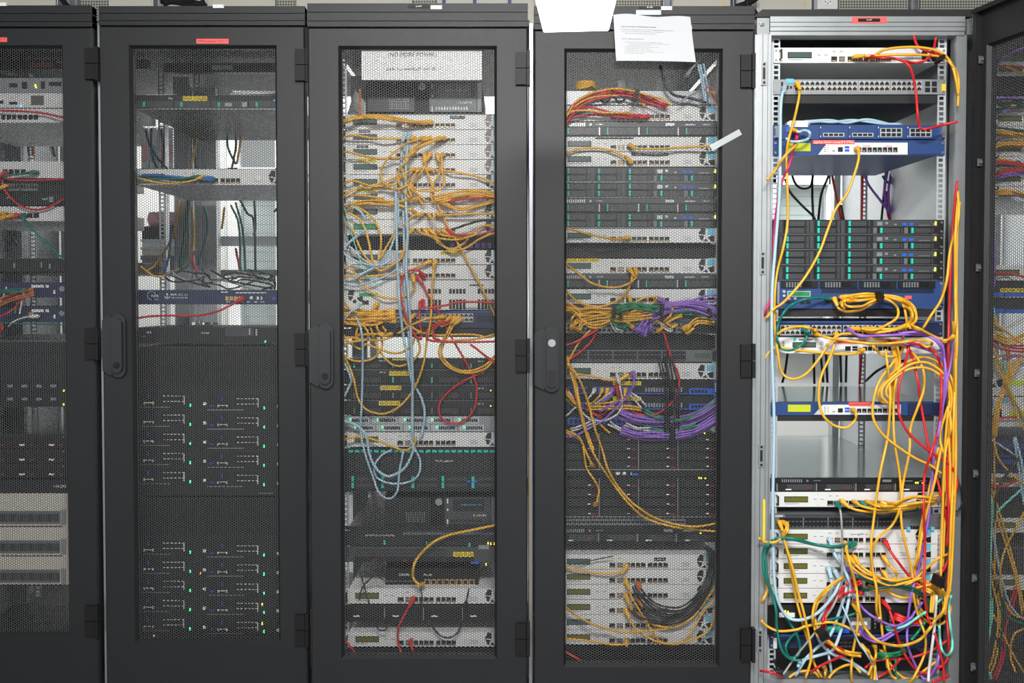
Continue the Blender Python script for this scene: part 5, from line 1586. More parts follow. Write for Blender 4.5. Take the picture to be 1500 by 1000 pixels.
parse('''
3 y s | 632,179 604,178 585,173 559,169 531,169 515,172 502,177 497,185
3 y s | 622,180 600,178 580,175 555,171 531,171 514,174 502,180 497,190
3 y s | 613,180 595,178 575,176 550,173 530,173 512,176 501,183 497,193
3 y s | 604,179 590,177 570,174 545,172 528,171 511,175 501,181 496,188
3 y s | 607,202 588,203 563,203 544,202 519,198 505,201 499,209
3 y s | 605,225 598,229 581,231 555,232 532,228 514,223 502,223 496,226
3 y s | 622,202 603,207 588,215 568,232 558,252 560,265 572,275 583,277 600,270
3 y s | 630,202 614,209 603,220 594,237 590,252 595,265 604,278 615,287 625,295
3 y se | 643,202 621,211 604,222 596,232 591,245 591,258 601,271 612,278 629,280 645,277 651,266 648,251 647,232 649,226
3 y s | 651,202 629,209 607,222 594,238 583,252 584,266 590,278 600,290
3 y s | 630,226 625,235 620,248 609,262 604,272 610,285 620,300
3 y s | 622,226 622,240 628,258 634,276 637,290 653,326 670,355 686,385 710,430 725,462 730,470
3 y s | 640,226 645,245 642,258 634,272 632,285 634,298
3 y s | 625,248 650,250 666,252 697,258 725,268 733,272
3 y s | 607,248 595,253 585,262 578,270 560,272 545,273
3 y s | 614,248 604,260 598,272 603,288
3 y | 497,275 503,270 511,265 523,266 544,273 560,275 585,278
3 y | 497,296 500,292 510,282 528,274 552,270 577,261 600,252
3 y | 511,287 531,286 562,291
3 y *2~3 | 505,304 516,299 531,295 560,295 583,297 603,292 612,291
3 y *4~3.2 | 733,286 725,287 700,283 676,285 653,289 637,293
3 r s | 656,295 686,291 725,289 733,288
3 y s *2~3 | 648,296 661,303 678,306 702,301 725,294 733,291
3 y s | 640,314 653,315 694,313 727,313 734,314
3 k | 663,336 686,328 706,323 725,324 733,328
3 y s | 649,338 670,347 691,341 707,331 725,330 733,331
3 r s | 655,337 666,343 697,344 725,337 733,335
3 y | 639,353 647,359 663,366 683,363 702,350 725,341 733,338
3 y s | 622,337 630,346 642,352 653,362 665,364 675,359 686,350
3 y s | 613,337 619,342 637,347 650,350 670,351 686,347 700,343
3 y s | 604,337 598,344 595,355 591,368 585,381 560,396 550,392
3 y s | 630,337 637,342 650,344
3 y s | 641,337 648,344 665,347
3 y s | 618,314 605,316 598,325 592,330
3 y s | 628,314 634,321 638,312
3 y s | 608,312 603,308 583,300 555,297 532,298 519,301
3 y | 515,306 530,300 556,299 585,303 606,310
3 y | 519,301 523,303 539,313 552,329 558,347 557,368 554,381
3 y | 506,312 513,313 528,323 537,342 542,363 546,381 554,394
3 y | 498,318 505,326 516,336 524,355 532,372 542,383 555,393 572,391 585,378 590,367
3 y | 554,381 563,367 578,341 582,335
3 y e | 496,396 503,393 513,393 521,401 531,416 547,430 564,436 583,437 598,431 606,423 607,416 605,404
3 y | 496,404 500,404 528,405 558,403 586,399
3 y s | 630,383 611,391 595,400 586,403
3 y s | 638,383 635,395 633,420 632,450 630,475 625,500 620,534 606,570 584,596 560,606 536,599 524,582 519,558 511,535 500,516 496,508
3 r s | 621,404 612,396 600,396 591,404 587,418 586,422 589,445 598,470 607,490 616,497
3 r s | 612,405 620,417 626,431 637,448 650,472 666,502 683,531 697,560 698,580 694,600 680,616 661,620 646,611 643,596 651,580 675,560 704,546 726,529 733,524
3 r s | 619,441 622,450 637,450 653,447 678,442 725,443 733,444
3 r s | 616,443 614,466 617,485 617,498
3 r s | 663,469 645,472 629,480 625,492 632,499 670,501 722,500 732,499
3 r s | 656,472 642,476 635,485 637,495 645,498
3 r | 689,504 719,527 730,535
3 b s r4 | 594,196 589,215 588,250 590,300 592,350 592,400 594,440 598,480 601,520 606,560 617,582 622,605 619,630 615,642
3 b s r4 | 600,196 596,225 594,280 597,340 595,390 599,440 602,490 604,540 604,600 604,630 605,645
3 b | 583,290 583,325 578,347 568,372 555,388 536,398 515,412
3 b r4 | 580,262 580,320 583,400 585,440 590,486 597,525 603,560
3 b | 531,444 522,452 520,460 530,488 531,540 530,590 528,630 536,668 547,700 555,721 570,730 582,719 585,690 591,660
3 b | 531,444 514,456 500,475 495,485
3 b r4 | 495,608 500,614 522,623 536,637 540,660 546,678 558,693 572,697 593,685 605,660 603,645
3 b s | 603,650 615,673 613,695 598,706 574,708 553,700 548,683 560,666 574,659
3 b r4 | 497,505 499,517 514,553 512,565 500,588 496,596
3 t r1.6 | 498,286 500,290 510,323 519,355 536,401 558,420
3 b | 496,296 500,298 520,304 530,312 535,322
3 b r4 | 537,335 515,352 500,367 496,372
3 w r2 | 512,360 535,382 556,388 575,390
3 b | 496,345 505,372 530,385 560,388 580,372
3 s | 497,302 506,330 502,370 500,400 510,412
3 s | 497,330 508,350 515,370 530,380 552,396 574,394 586,372
3 b | 498,412 520,418 545,412 570,402 584,392
3 w r2 | 496,420 508,408 530,400 556,392
3 y s *6~3.2 | 577,462 565,463 545,463 520,462 500,463 495,464
3 y s *5~3.4 | 560,463 548,468 530,470 510,468 498,466
3 y s *2~4 | 543,463 530,476 520,472 498,457 495,455
3 y | 495,430 502,440 512,452 525,458 540,462
3 y | 496,440 503,450 514,458 530,466
3 y s | 552,445 546,455 541,468 546,490 554,510 567,528 583,536 601,531 612,520 615,508 608,490 595,474 588,462
3 y | 495,508 510,525 528,529 546,525 557,513 560,500 552,480 549,472
3 y | 526,474 521,492 528,488 530,478
3 y | 531,474 539,487 537,497 520,500 500,505 495,508
3 y | 495,481 498,484 513,502 528,511 536,503
3 y e | 523,490 555,489 575,488 585,487 595,480 611,472 629,466 648,464
3 y | 521,496 544,498 563,497 581,490
3 y | 496,498 510,494 525,496 515,502
3 y | 536,503 555,511 575,517 591,515 603,506 608,493
3 y | 595,487 624,488 643,491 663,490 694,490 715,494 733,488
3 y s | 645,470 634,480 634,490 637,497 647,500 670,498 699,496 733,487
3 y s *2~3 | 674,466 663,476 655,490 647,505 645,518 652,531 666,541 686,544 710,538 725,523 733,516
3 y s | 607,461 601,470 605,480 618,487
3 y s | 652,464 640,466 630,466
3 y s | 660,464 652,470 640,472
3 y s | 667,464 660,472 645,478
3 y | 552,476 556,490 568,491 577,489
3 y | 560,478 565,484 560,488 553,482
3 y s | 607,643 605,652 594,659 574,654 555,646 531,640 512,641 500,647 495,650
3 y e r4 | 734,767 726,769 692,776 656,784 632,796 613,815 606,829 605,845 612,854 619,856
3 r s | 605,877 596,894 584,918 583,939 589,960 592,968
3 r s | 602,939 604,950 606,962
3 r | 496,926 500,930 512,945 524,961 528,968
3 k r2.2 | 526,834 534,860 541,884
3 k r2.2 | 526,879 531,860 548,844 562,849
3 k r2.2 | 548,910 555,922 565,922 567,913 562,905
3 k r2.2 | 616,860 618,874 615,889
3 k s r2.2 | 682,888 684,876 687,862
3 k r2.6 | 627,908 644,930 661,933 673,922 676,908
3 o | 526,170 528,150 527,130
''')
parse('''
4 y | 820,176 830,170 841,152 860,139 884,132 905,130 929,134 948,139 972,146 983,154
4 r *4~2.6 | 820,182 830,174 842,157 862,144 886,138 908,136 930,139 950,146 968,153 976,157
4 y | 822,172 830,166 852,149 876,141 905,140
4 y | 936,142 940,150 946,157
4 r s | 932,170 910,168 889,163 868,158 849,157 838,162
4 r s | 940,170 900,169 870,164 842,160 832,164
4 r s | 949,170 935,173 905,171 870,168 840,172 828,182
4 y s | 922,167 908,165 884,165 860,162 839,163 828,170
4 y s | 923,212 932,217 964,218 996,216 1039,214 1055,215 1060,216
4 y e | 820,226 830,224 849,218 878,217 902,223 919,233 924,237
4 w e r2.6 | 1034,74 1030,82 1012,102 1006,110
4 s r2.4 | 994,152 1007,142 1022,134
4 b *3~4 | 1026,94 1031,120 1036,152
4 o *3~4 r2 | 1033,128 1044,136 1054,150
4 k r4 | 967,96 974,123 988,139 1012,144 1035,150
4 y e | 820,331 830,334 852,340 875,346 901,350 921,348
4 y e | 820,382 828,386 847,400 868,415 894,421 915,418 931,407 931,394
4 y s | 922,394 926,404 919,425 901,442 875,449 847,442 828,425 820,420
4 y s | 922,434 922,443 910,450 892,454 870,452 858,450 856,455
4 y e | 963,434 945,436 929,444 918,457 916,468 921,474 926,478
4 y | 963,435 956,444 932,454 910,462 890,466
4 y e *4~4 | 894,462 872,464 853,470 846,476 843,482
4 y *4~3.4 | 896,458 868,456 850,458 838,452 828,448 820,446
4 y *3~3 | 820,455 832,454 845,457 853,468 870,477 890,472 900,466
4 y e | 846,458 838,466 836,482
4 y *5~3 | 898,463 915,464 940,462 955,460
4 p | 850,456 870,452 896,451
4 G *4~2.6 | 902,456 915,450 930,447 948,450 968,454
4 G *2~3 | 985,459 1005,458 1025,460 1042,466 1056,474
4 G e | 892,466 897,476 908,484 913,484
4 G e *2~4 | 894,464 904,474 914,478 916,480
4 w *2~3 r2.4 | 896,472 903,483 912,486
4 p *6~2.6 | 948,466 960,459 972,453 988,449 1012,448 1037,454 1060,466
4 p e *2~4 | 950,465 942,474 936,482 931,485
4 p e *2~4 | 952,467 946,480 942,490
4 p e | 955,466 953,478 953,484
4 p | 962,434 980,443 1010,441 1031,434 1058,431
4 p | 963,438 978,444 1000,446 1020,442 1058,440
4 y | 986,449 982,462 972,471
4 y *2~3 | 999,462 985,466 977,471
4 y e | 958,472 965,470 970,478 964,485
4 y e *3~3.6 | 1050,472 1023,470 1012,478 1004,484
4 y s | 990,476 984,478 975,472
4 w r2.4 *2~3 | 965,471 977,481 985,485
4 r s | 904,566 905,572 913,589 929,604 948,608 964,605 980,594 991,578 995,562 993,546 985,530 981,517 974,492 970,484
4 r | 876,482 849,498 822,508
4 r | 874,484 866,500 849,516 829,530 820,536
4 y | 866,482 849,500 838,519 830,534
4 y *2~3 d60 | 830,522 833,535 842,559 849,597 858,630 868,660
4 y d62 | 831,532 842,559 849,597 858,630 870,665 896,705 919,735 945,758 980,770 1013,775 1060,779
4 y d64 | 834,534 849,556 862,591 871,626 882,658 891,688 908,716 931,740 966,761 1015,771 1060,764
4 y e | 824,627 831,631 848,640 856,656 863,672 868,682
4 y e | 826,632 850,645 855,660 859,685 870,702 877,716 876,728 872,739
4 y s | 919,549 906,556 887,556 868,551 842,547 828,540
4 p s | 928,546 929,562 919,580 903,597 884,615 860,629 839,639 822,638
4 w s r2.4 | 905,553 910,575 911,594 903,607 884,616 862,614
4 w s r2.6 | 871,571 866,578 860,586
4 y s | 882,570 878,580 868,590
4 y s | 890,570 886,580 876,588
4 y s | 916,570 914,580 908,588
4 p s | 897,570 892,580 882,588
4 w r2.6 *2~5 | 896,577 884,585 872,592
4 w r2.6 *2~6 | 924,576 933,586 942,596
4 w r2.6 | 833,573 849,599 863,612 884,616 905,608
4 w r2.6 *2~5 | 872,616 855,624 836,630
4 w r2.6 | 846,594 828,610 820,617
4 y | 858,591 876,591 896,589 906,586
4 y *2~3.4 | 860,597 900,597 922,597 940,600
4 r | 857,599 874,608 882,613
4 r | 890,600 884,606 874,609
4 r | 820,562 828,568 842,583
4 y *3~3.4 | 820,568 828,577 841,591 850,594
4 p *5~3.2 | 906,606 932,614 956,617 976,618 990,618 1012,614 1033,604 1062,583
4 p *5~3.2 | 910,629 932,636 956,637 980,637 996,636 1020,631 1044,617 1062,604
4 p | 878,603 894,594 906,588
4 G *2~3 | 945,602 964,611 980,613 996,613 1020,605 1060,578
4 G *2~3 | 942,624 956,629 980,631 993,630 1020,622
4 w r2.6 *2~4 | 908,598 916,604 926,610
4 w r2.6 *2~4 | 892,619 902,625 914,631
4 w r2.6 *2~4 | 916,620 932,627 952,629
4 k *6~4 r2.4 | 974,524 981,560 985,595 984,632
4 y | 878,620 886,628 894,634
4 y s | 918,829 910,837 892,840 868,838 844,834 820,828
4 y s | 917,850 924,872 935,891 946,909 956,926 967,939 985,943 1000,941 1010,930 1028,900 1040,885 1060,868
4 y s | 917,872 924,890 938,902 951,912 972,918 993,917 1012,906 1026,890 1049,858 1060,846
4 y s | 917,894 922,905 932,922 948,933 972,942 993,942 1015,936 1038,923 1049,896 1056,880
4 y | 820,880 827,887 844,901 868,914 892,922 916,926 948,924 977,921
4 y s | 918,938 916,943 900,944 884,942 852,937 820,935
4 k s *2~4 Po r2.8 | 935,856 940,868 956,883 977,891 1001,890 1025,870 1039,840 1040,815 1033,800
4 k s Po r2.8 | 935,877 942,888 960,900 985,903 1010,893 1032,868 1043,835 1042,812 1036,800
4 k *2~4 r2.8 | 928,858 936,872 956,892 985,898 1008,890 1029,868 1041,838 1040,806
4 k *2~4 r2.8 | 926,895 940,906 965,912 990,910 1015,896 1036,868 1046,830 1044,806
4 k *2~4 r2.8 | 928,880 944,897 968,908 994,905 1018,890 1038,862 1045,826 1040,802
4 k r1.6 | 843,826 870,820 899,814
4 r | 820,948 826,953 845,964 862,973 870,978
2 B s *2~2 | 310,262 276,262 245,259 209,258 188,266
2 g s | 292,259 261,261 225,263 198,263 187,262
2 d | 290,264 260,264 225,261 190,263
2 y s | 299,259 275,266 245,269 215,264 196,259 188,258
2 r s | 355,437 340,446 318,456 290,462 245,462 212,464 190,469
2 y d-60 | 206,390 222,402 235,405 243,403
''')
random.seed(11)
for k in range(12):               # leads lying over the probe box
    x0 = 225 + 14 * k
    a = [(x0 + q * random.uniform(14, 24), 400 + 22 * q / 6 + random.uniform(-9, 9)) for q in range(6)]
    a = [(min(x, 402), min(424, y)) for x, y in a]
    cable(2, 'kksdkk'[k % 6], a, '', 0.0026, y_abs=RK[2][2] + 0.05 + 0.015 * (k % 6))
# leads hanging between the rear rails
for r, c, a in ((2, 'y', '263,293 255,340 230,385 212,398'), (2, 'y', '281,303 284,345 280,378'), (2, 'g', '276,288 270,340 265,392'), (2, 'g', '278,286 273,330 262,390'), (2, 'B', '250,330 248,370 240,402'),
                (2, 'g', '300,303 304,335 290,388'), (2, 'r', '281,360 282,380 288,400'), (2, 'y', '329,303 325,335'), (2, 'g', '338,300 350,330 352,398'), (2, 'g', '345,296 356,340 359,398'), (2, 'k', '348,285 362,312 372,325 374,398'),
                (2, 'k', '372,285 374,330 372,344'), (2, 'r', '345,363 352,398'), (2, 'k', '213,190 220,215 236,238 245,247'), (2, 'k', '222,188 222,225 230,246'), (2, 'k', '236,190 239,215 238,245'), (2, 'y', '291,192 284,225 280,246'), (2, 'd', '283,180 285,220 287,246'),
                (2, 'g', '332,186 334,216 345,240'), (2, 'k', '342,186 346,210 340,245'), (2, 'y', '352,165 353,200 347,240'),
                (2, 's', '288,365 270,390 240,402'), (2, 'k', '404,285 408,300 402,310'),
                (5, 'k', '1157,232 1162,262 1172,275 1186,274 1190,262 1191,244 1184,235'), (5, 'k', '1150,262 1158,282 1176,302 1192,318 1196,334'), (5, 'k', '1190,262 1190,290 1192,330'), (5, 'k', '1210,232 1214,255 1203,285 1198,330'),
                (5, 'r', '1215,236 1222,272 1228,300 1233,326'), (5, 'k', '1232,300 1236,322'), (5, 'r', '1264,236 1263,280 1262,330'), (5, 'p', '1265,250 1272,270 1290,294 1312,322'), (5, 'k', '1300,232 1296,270 1291,325'),
                (5, 'k', '1334,232 1340,248 1325,290 1322,325'), (5, 'k', '1343,234 1337,250 1336,330'), (5, 'g', '1293,258 1302,268 1330,276'), (5, 'y', '1328,268 1334,310 1336,328'), (5, 'y', '1332,262 1346,290 1350,326'), (5, 't', '1320,246 1340,275 1366,312'),
                (5, 'k', '1355,232 1358,252 1366,272'), (5, 'o', '1326,240 1328,280 1322,325'), (5, 'r', '1298,280 1300,310 1306,330'),
                (5, 'k', '1154,515 1150,545 1146,560'), (5, 'k', '1192,518 1193,562'), (5, 'k', '1202,518 1206,560'), (5, 'k', '1210,518 1212,560'), (5, 'k', '1231,518 1232,560'), (5, 'k', '1240,518 1239,560'), (5, 'r', '1262,518 1259,562'),
                (1, 'w', '2,182 4,230'), (1, 'g', '40,205 43,228'), (1, 'o', '45,204 49,228'), (1, 'k', '75,200 80,230'), (1, 'w', '70,200 78,232'), (1, 'k', '8,326 14,340 26,360'), (1, 'k', '26,328 18,350 12,368')):
    cable(r, c, [tuple(map(float, q.split(','))) for q in a.split()], '', 0.0042, y_abs=RK[r][2] + 0.46)
for k in range(6):
    x = 1300 + 2.4 * k
    cable(5, 'p', [(x + 4 * math.sin(k), 250), (x - 4 + 3 * k, 285), (x + 4, 326)], '', 0.0042, y_abs=RK[5][2] + 0.46)
parse('''
1 r | -10,162 0,162 35,163 65,166 100,174 106,178
1 r s | 8,253 0,258 -8,262
1 r | -8,258 10,262 30,264 60,264 98,262 106,261
1 r | -2,255 2,262 8,280 25,298 50,307 75,302 98,288 106,282
1 g s | 52,252 30,255 0,258 -8,260
1 y s | 8,272 0,276 -8,276
1 y s *2~5 | 6,314 -2,316 -8,318
1 y s | 19,315 8,319 -6,322
1 r s | 26,315 14,320 -6,320
1 g s | 33,316 45,332 60,348 98,384 106,390
1 o *4~3 | -8,446 0,442 25,432 50,428
1 g *2~4 | -8,428 10,426 38,424
1 g | 34,428 26,440 22,460
1 w r2.4 | 10,420 4,436 -6,452
1 w r2.4 | 36,424 31,446 29,460
1 w s r2.4 | 54,463 35,465 20,471 12,478
1 r | 36,432 22,450 8,460 -8,466
1 r | -8,472 2,474 3,482 -6,488
1 g r2 | -8,472 40,474 100,476 106,476
6 p | 1444,106 1452,102 1462,93 1480,78 1510,66
6 r | 1444,100 1456,97 1480,97 1515,100
6 y | 1446,102 1456,98 1474,98 1494,106 1515,112
6 p | 1444,148 1454,145 1480,143 1515,146
6 d *2~3 | 1444,149 1456,147 1480,147 1515,149
6 d *2~3 | 1444,170 1454,166 1472,158 1490,155 1515,157
6 y *2~3 | 1444,173 1454,169 1474,158 1498,155 1515,156
6 p | 1446,174 1458,168 1476,161 1500,157
6 d *2~3 | 1444,189 1456,189 1480,191 1515,195
6 y *3~3 | 1444,195 1456,193 1474,195 1500,200 1515,202
6 y *2~3 | 1444,222 1454,215 1474,211 1515,211
6 o | 1446,222 1458,215 1480,213 1515,216
6 y *2~3 | 1444,240 1456,236 1472,235 1492,241 1515,248
6 r *2~3 | 1444,243 1456,239 1474,238 1515,244
6 r *2~3 | 1444,264 1456,258 1476,250 1515,247
6 p *2~3 | 1444,267 1456,262 1476,255 1515,252
6 y *3~3 | 1444,287 1456,283 1474,281 1496,285 1515,292
6 p | 1480,284 1496,288 1515,296
6 r | 1458,401 1474,400 1490,403 1515,409
6 p *4~4 | 1446,330 1451,360 1452,395 1450,420 1445,436
6 t r3 | 1450,428 1457,460 1466,510 1478,560 1490,595 1502,625
6 y *2~4 | 1444,450 1456,468 1470,500 1478,520 1478,545 1470,570 1462,600 1457,640
6 y *2~5 | 1444,496 1456,520 1470,550 1484,585 1497,615 1510,640
6 y *3~4 | 1444,482 1460,492 1480,500 1500,492 1515,484
6 y | 1458,474 1466,480 1480,490 1500,505 1515,512
6 y *2~4 | 1515,495 1498,520 1484,545 1470,575 1460,605 1456,640
6 w *2~4 r2.6 | 1446,492 1466,484 1490,472 1515,462
6 r *3~4 | 1444,490 1456,500 1474,508 1500,510 1515,506
6 o | 1444,540 1450,530 1464,522 1490,520 1515,525
6 p | 1470,525 1490,522 1515,522
6 r | 1444,624 1456,614 1476,611 1515,612
6 y | 1456,640 1457,700 1458,760 1456,850 1452,900
6 y *2~4 | 1444,700 1452,720 1464,760 1476,800 1490,850 1500,900
6 r *2~3 | 1442,690 1445,720 1444,780 1446,850 1444,900
6 t *2~3 r3.4 | 1445,718 1452,740 1450,790 1448,860 1452,890 1446,940 1442,970 1452,995
6 t r3.4 | 1515,700 1490,722 1466,744 1455,760
6 b r3.6 *2~4 | 1486,640 1494,680 1498,720 1506,750
6 b r3.4 | 1450,750 1458,800 1468,850 1482,890 1510,915
6 k r4 | 1505,655 1485,680 1468,705 1460,725 1456,760
6 y | 1515,720 1490,770 1474,800 1466,830 1468,870 1485,900 1510,905
6 y | 1456,645 1462,670 1478,690 1500,710
6 r | 1444,708 1470,712 1490,704 1515,700
6 w r2.6 | 1446,640 1470,655 1496,672
6 y *2~5 | 1444,800 1456,850 1464,900 1456,960 1444,995
6 r *2~4 | 1490,860 1480,890 1470,920 1468,960 1456,995
6 g | 1446,830 1460,880 1480,905 1505,915
6 y | 1455,900 1470,930 1485,960 1500,985
6 y | 1500,920 1485,930 1480,960 1488,985
6 k *3~4 | 1460,850 1452,890 1456,930 1470,950
6 d *2~4 | 1466,860 1470,900 1462,940
''')
# leads in the gap between the third and the fourth rack
for k, c in enumerate('yrpyy'):
    cable(4, c, [(777 + 1.6 * math.sin(1.7 * k + i * 1.3) + (0.8 if k % 2 else -0.8), 40 + 190 * i) for i in range(6)], '', 0.003, y_abs=0.085 + 0.012 * k)

# ---- the black ones are power leads; of the network cables the 290 that show largest stay single, the small rest is joined
def shown(c):
    p = c[3]
    L = sum(math.hypot(p[i + 1][0] - p[i][0], p[i + 1][1] - p[i][1]) for i in range(len(p) - 1))
    return L * (1.0 if c[1] == 5 else 0.8 if c[1] in (2, 3, 4) else 0.55)


for c in CAB:
    if c[2] == 'black':
        c[0].name = 'power_cable'
net = sorted((c for c in CAB if c[2] != 'black'), key=shown, reverse=True)
rest = net[290:]
vs, fs, mi, ml = [], [], [], []
for c in rest:
    for ob in [c[0]] + list(c[0].children):
        me = ob.data
        m = me.materials[0]
        if m not in ml:
            ml.append(m)
        o0 = len(vs)
        vs += [tuple(v.co) for v in me.vertices]
        for f in me.polygons:
            fs.append(tuple(o0 + q for q in f.vertices))
            mi.append(ml.index(m))
    for ob in list(c[0].children):
        bpy.data.objects.remove(ob)
    bpy.data.objects.remove(c[0])
me = bpy.data.meshes.new('cable_tangle')
me.from_pydata(vs, [], fs)
for m in ml:
    me.materials.append(m)
me.polygons.foreach_set('material_index', mi)
me.polygons.foreach_set('use_smooth', [True] * len(fs))
link('cable_tangle', me, label='remaining short lengths of many coloured network cables among the larger ones', cat='cable', kind='stuff')
gone = {id(c) for c in rest}
CAB = [c for c in CAB if id(c) not in gone]

# ---- labels for the cables
by = {}
for o, r, cn, pts, fl in CAB:
    xs_, ys_ = [p[0] for p in pts], [p[1] for p in pts]
    (xa, ya), (xb, yb) = pts[0], pts[-1]
    def endp(x, y, plugged):
        w = side(r, x, y) if not plugged else None
        u = where(r, x, y)
        if plugged:
            return u or 'gap'
        return w or u or ('upper gap' if y < 300 else 'lower gap')
    a, b = endp(xa, ya, 's' in fl), endp(xb, yb, 'e' in fl)
    if 's' not in fl and 'e' in fl:
        a, b = b, a
    verb = 'plugged at' if ('s' in fl or 'e' in fl) else 'from'
    lab = '%s %scable, %s' % (cn, 'power ' if cn == 'black' else '', a) + (' to ' + b if b != a else ', short') + ', ' + RACKNAME[r]
    by.setdefault(lab, []).append((sum(xs_) / len(xs_), sum(ys_) / len(ys_), o))
cnames = lambda lab: lab.split(' cable')[0]
NUM = ORD + ('tenth', 'eleventh', 'twelfth', 'thirteenth', 'fourteenth', 'fifteenth')
for lab, lst in by.items():
    horiz = max(q[0] for q in lst) - min(q[0] for q in lst) >= max(q[1] for q in lst) - min(q[1] for q in lst)
    lst.sort(key=lambda q: q[0] if horiz else q[1])
    rk = lab.rsplit(', ', 1)[1]
    for k, (_, _, o) in enumerate(lst):
        if len(lst) > 1:
            o['label'] = lab + ', ' + (NUM[k] if k < 15 else 'last') + (' from left' if horiz else ' from top')
            if len(o['label'].split()) > 16:
                o['label'] = o['label'].replace('white appliance under silver server', 'appliance under silver server')
        else:
            o['label'] = lab
        o['category'] = 'cable'
        o['group'] = cnames(lab) + ' cables, ' + rk


# ------------------------------------------------------------------ cable ties
def tie(r, px, py, w, h, label, ang=0.0, dep=0.06):
    Y = RK[r][2] - dep
    c = P(px, py, Y)
    b = MB()
    s = 1 / 515
    b.box(-w * s / 2, w * s / 2, -0.006, 0.03, -h * s / 2, h * s / 2)
    b.box(-w * s / 2 - .001, w * s / 2 + .001, -0.0085, -0.006, -.002, .002)
    o = b.build('cable_tie', 'plastic_black', None, c, label=label + ' ' + RK[r][3], cat='cable tie', group='black cable ties')
    o.rotation_euler = (0, ang, 0)
    return o


tie(5, 1291, 434.5, 5, 14, 'black tie round the yellow cables on the large blue firewall', 0, 0.085)
tie(5, 1207, 931, 13, 10, 'black tie round the red cable bundle at the bottom', -0.5, 0.09)
tie(5, 1380, 85, 4, 9, 'black tie round the cables at the top right corner', 0.5, 0.09)
tie(5, 1377, 852, 8, 14, 'black tie round yellow cables on the right side', 0.3, 0.09)
tie(4, 932, 139, 6, 14, 'black tie round the red and yellow arch at the top', 0.3)
tie(4, 900, 458, 4, 16, 'left black tie in the tangle', 0.1)
tie(4, 910, 462, 3, 10, 'second black tie in the tangle', 0)
tie(4, 970, 453, 4, 16, 'black tie round the purple bundle in the tangle', 0.1)
tie(4, 1041, 459, 3, 14, 'rightmost black tie in the tangle', -0.2)
tie(4, 978, 617, 6, 20, 'black tie round the upper purple bundle', 0)
tie(4, 986, 636, 6, 18, 'black tie round the lower purple bundle', 0)
tie(3, 578, 489, 3, 9, 'black tie round yellow cables under the navy switch', 0.2)
for k, y in enumerate((100, 146, 168, 191, 215, 238, 261, 284)):
    c = P(1454, y, 0.085)
    MB().tube([(0.004 * math.sin(a), -0.014 - 0.012 * math.cos(a), 0.016 * math.cos(a / 2 + 0) * (1 if a < math.pi else 1) + 0) for a in np.linspace(0, 2 * math.pi, 12)], 0.002, 5).build('cable_ring', 'plastic_black', None, c, label='%s black cable ring behind the open mesh door, counted from top' % ORD[k], cat='cable ring', group='black cable rings on the rightmost rack')

# ------------------------------------------------------------------ paper, tape, adapter
Y = -0.012
c = P(958, 92, Y)
sh = empty('paper_sheet', c, 'printed white sheet taped over the top of the fourth rack door', 'paper')
nx, nz = 14, 10
crn = [P(898.5, 21.5, Y), P(1011.5, 25, Y), P(1018, 92.5, Y), P(902, 90.5, Y)]
vs, fs = [], []
for j in range(nz + 1):
    for i in range(nx + 1):
        s_, t_ = i / nx, j / nz
        top = crn[0].lerp(crn[1], s_)
        bot = crn[3].lerp(crn[2], s_)
        p = top.lerp(bot, t_)
        curl = 0.012 * t_ ** 2 * (0.6 + 0.6 * math.sin(2.2 * s_ + .4)) + 0.003 * math.sin(5 * s_) * (1 - t_)
        vs.append((p.x - c.x, -curl, p.z - c.z + (0.003 * math.sin(9 * s_) if j == 0 else 0)))
n0 = len(vs)
vs += [(x, y + 0.0006, z) for x, y, z in vs]
for j in range(nz):
    for i in range(nx):
        q = j * (nx + 1) + i
        fs.append((q + nx + 1, q + nx + 2, q + 1, q))
        fs.append((n0 + q, n0 + q + 1, n0 + q + nx + 2, n0 + q + nx + 1))
me = bpy.data.meshes.new('sheet')
me.from_pydata(vs, [], fs)
me.polygons.foreach_set('use_smooth', [True] * len(me.polygons))
me.materials.append(MATS['paper'])
link('sheet', me, sh)
MB().box(P(1000, 40, Y).x - c.x, P(1013.8, 40, Y).x - c.x, 0.002, 0.003, P(1013, 88, Y).z - c.z, P(1013, 37.5, Y).z - c.z).build('rear_sheet', 'paper', sh)


def ptext(body, px, py, size, w, m='ink_grey'):
    o = text(body, P(px, py, Y).x - c.x, P(px, py, Y).z - c.z, size, m, sh, -0.0165, width=w / 530)
    o.rotation_euler = (math.pi / 2, math.radians(1.6), 0)
    for v in o.data.vertices:      # lay the print on the curled sheet
        X_, Z_ = o.location.x + v.co.x, o.location.z + v.co.y
        s_ = min(1, max(0, (X_ - (crn[3].x - c.x)) / (crn[2].x - crn[3].x)))
        t_ = min(1, max(0, 1 - Z_ / (crn[0].z - crn[3].z)))
        curl = 0.012 * t_ ** 2 * (0.6 + 0.6 * math.sin(2.2 * s_ + .4)) + 0.003 * math.sin(5 * s_) * (1 - t_)
        v.co.z = (curl + 0.0006) - 0.0165


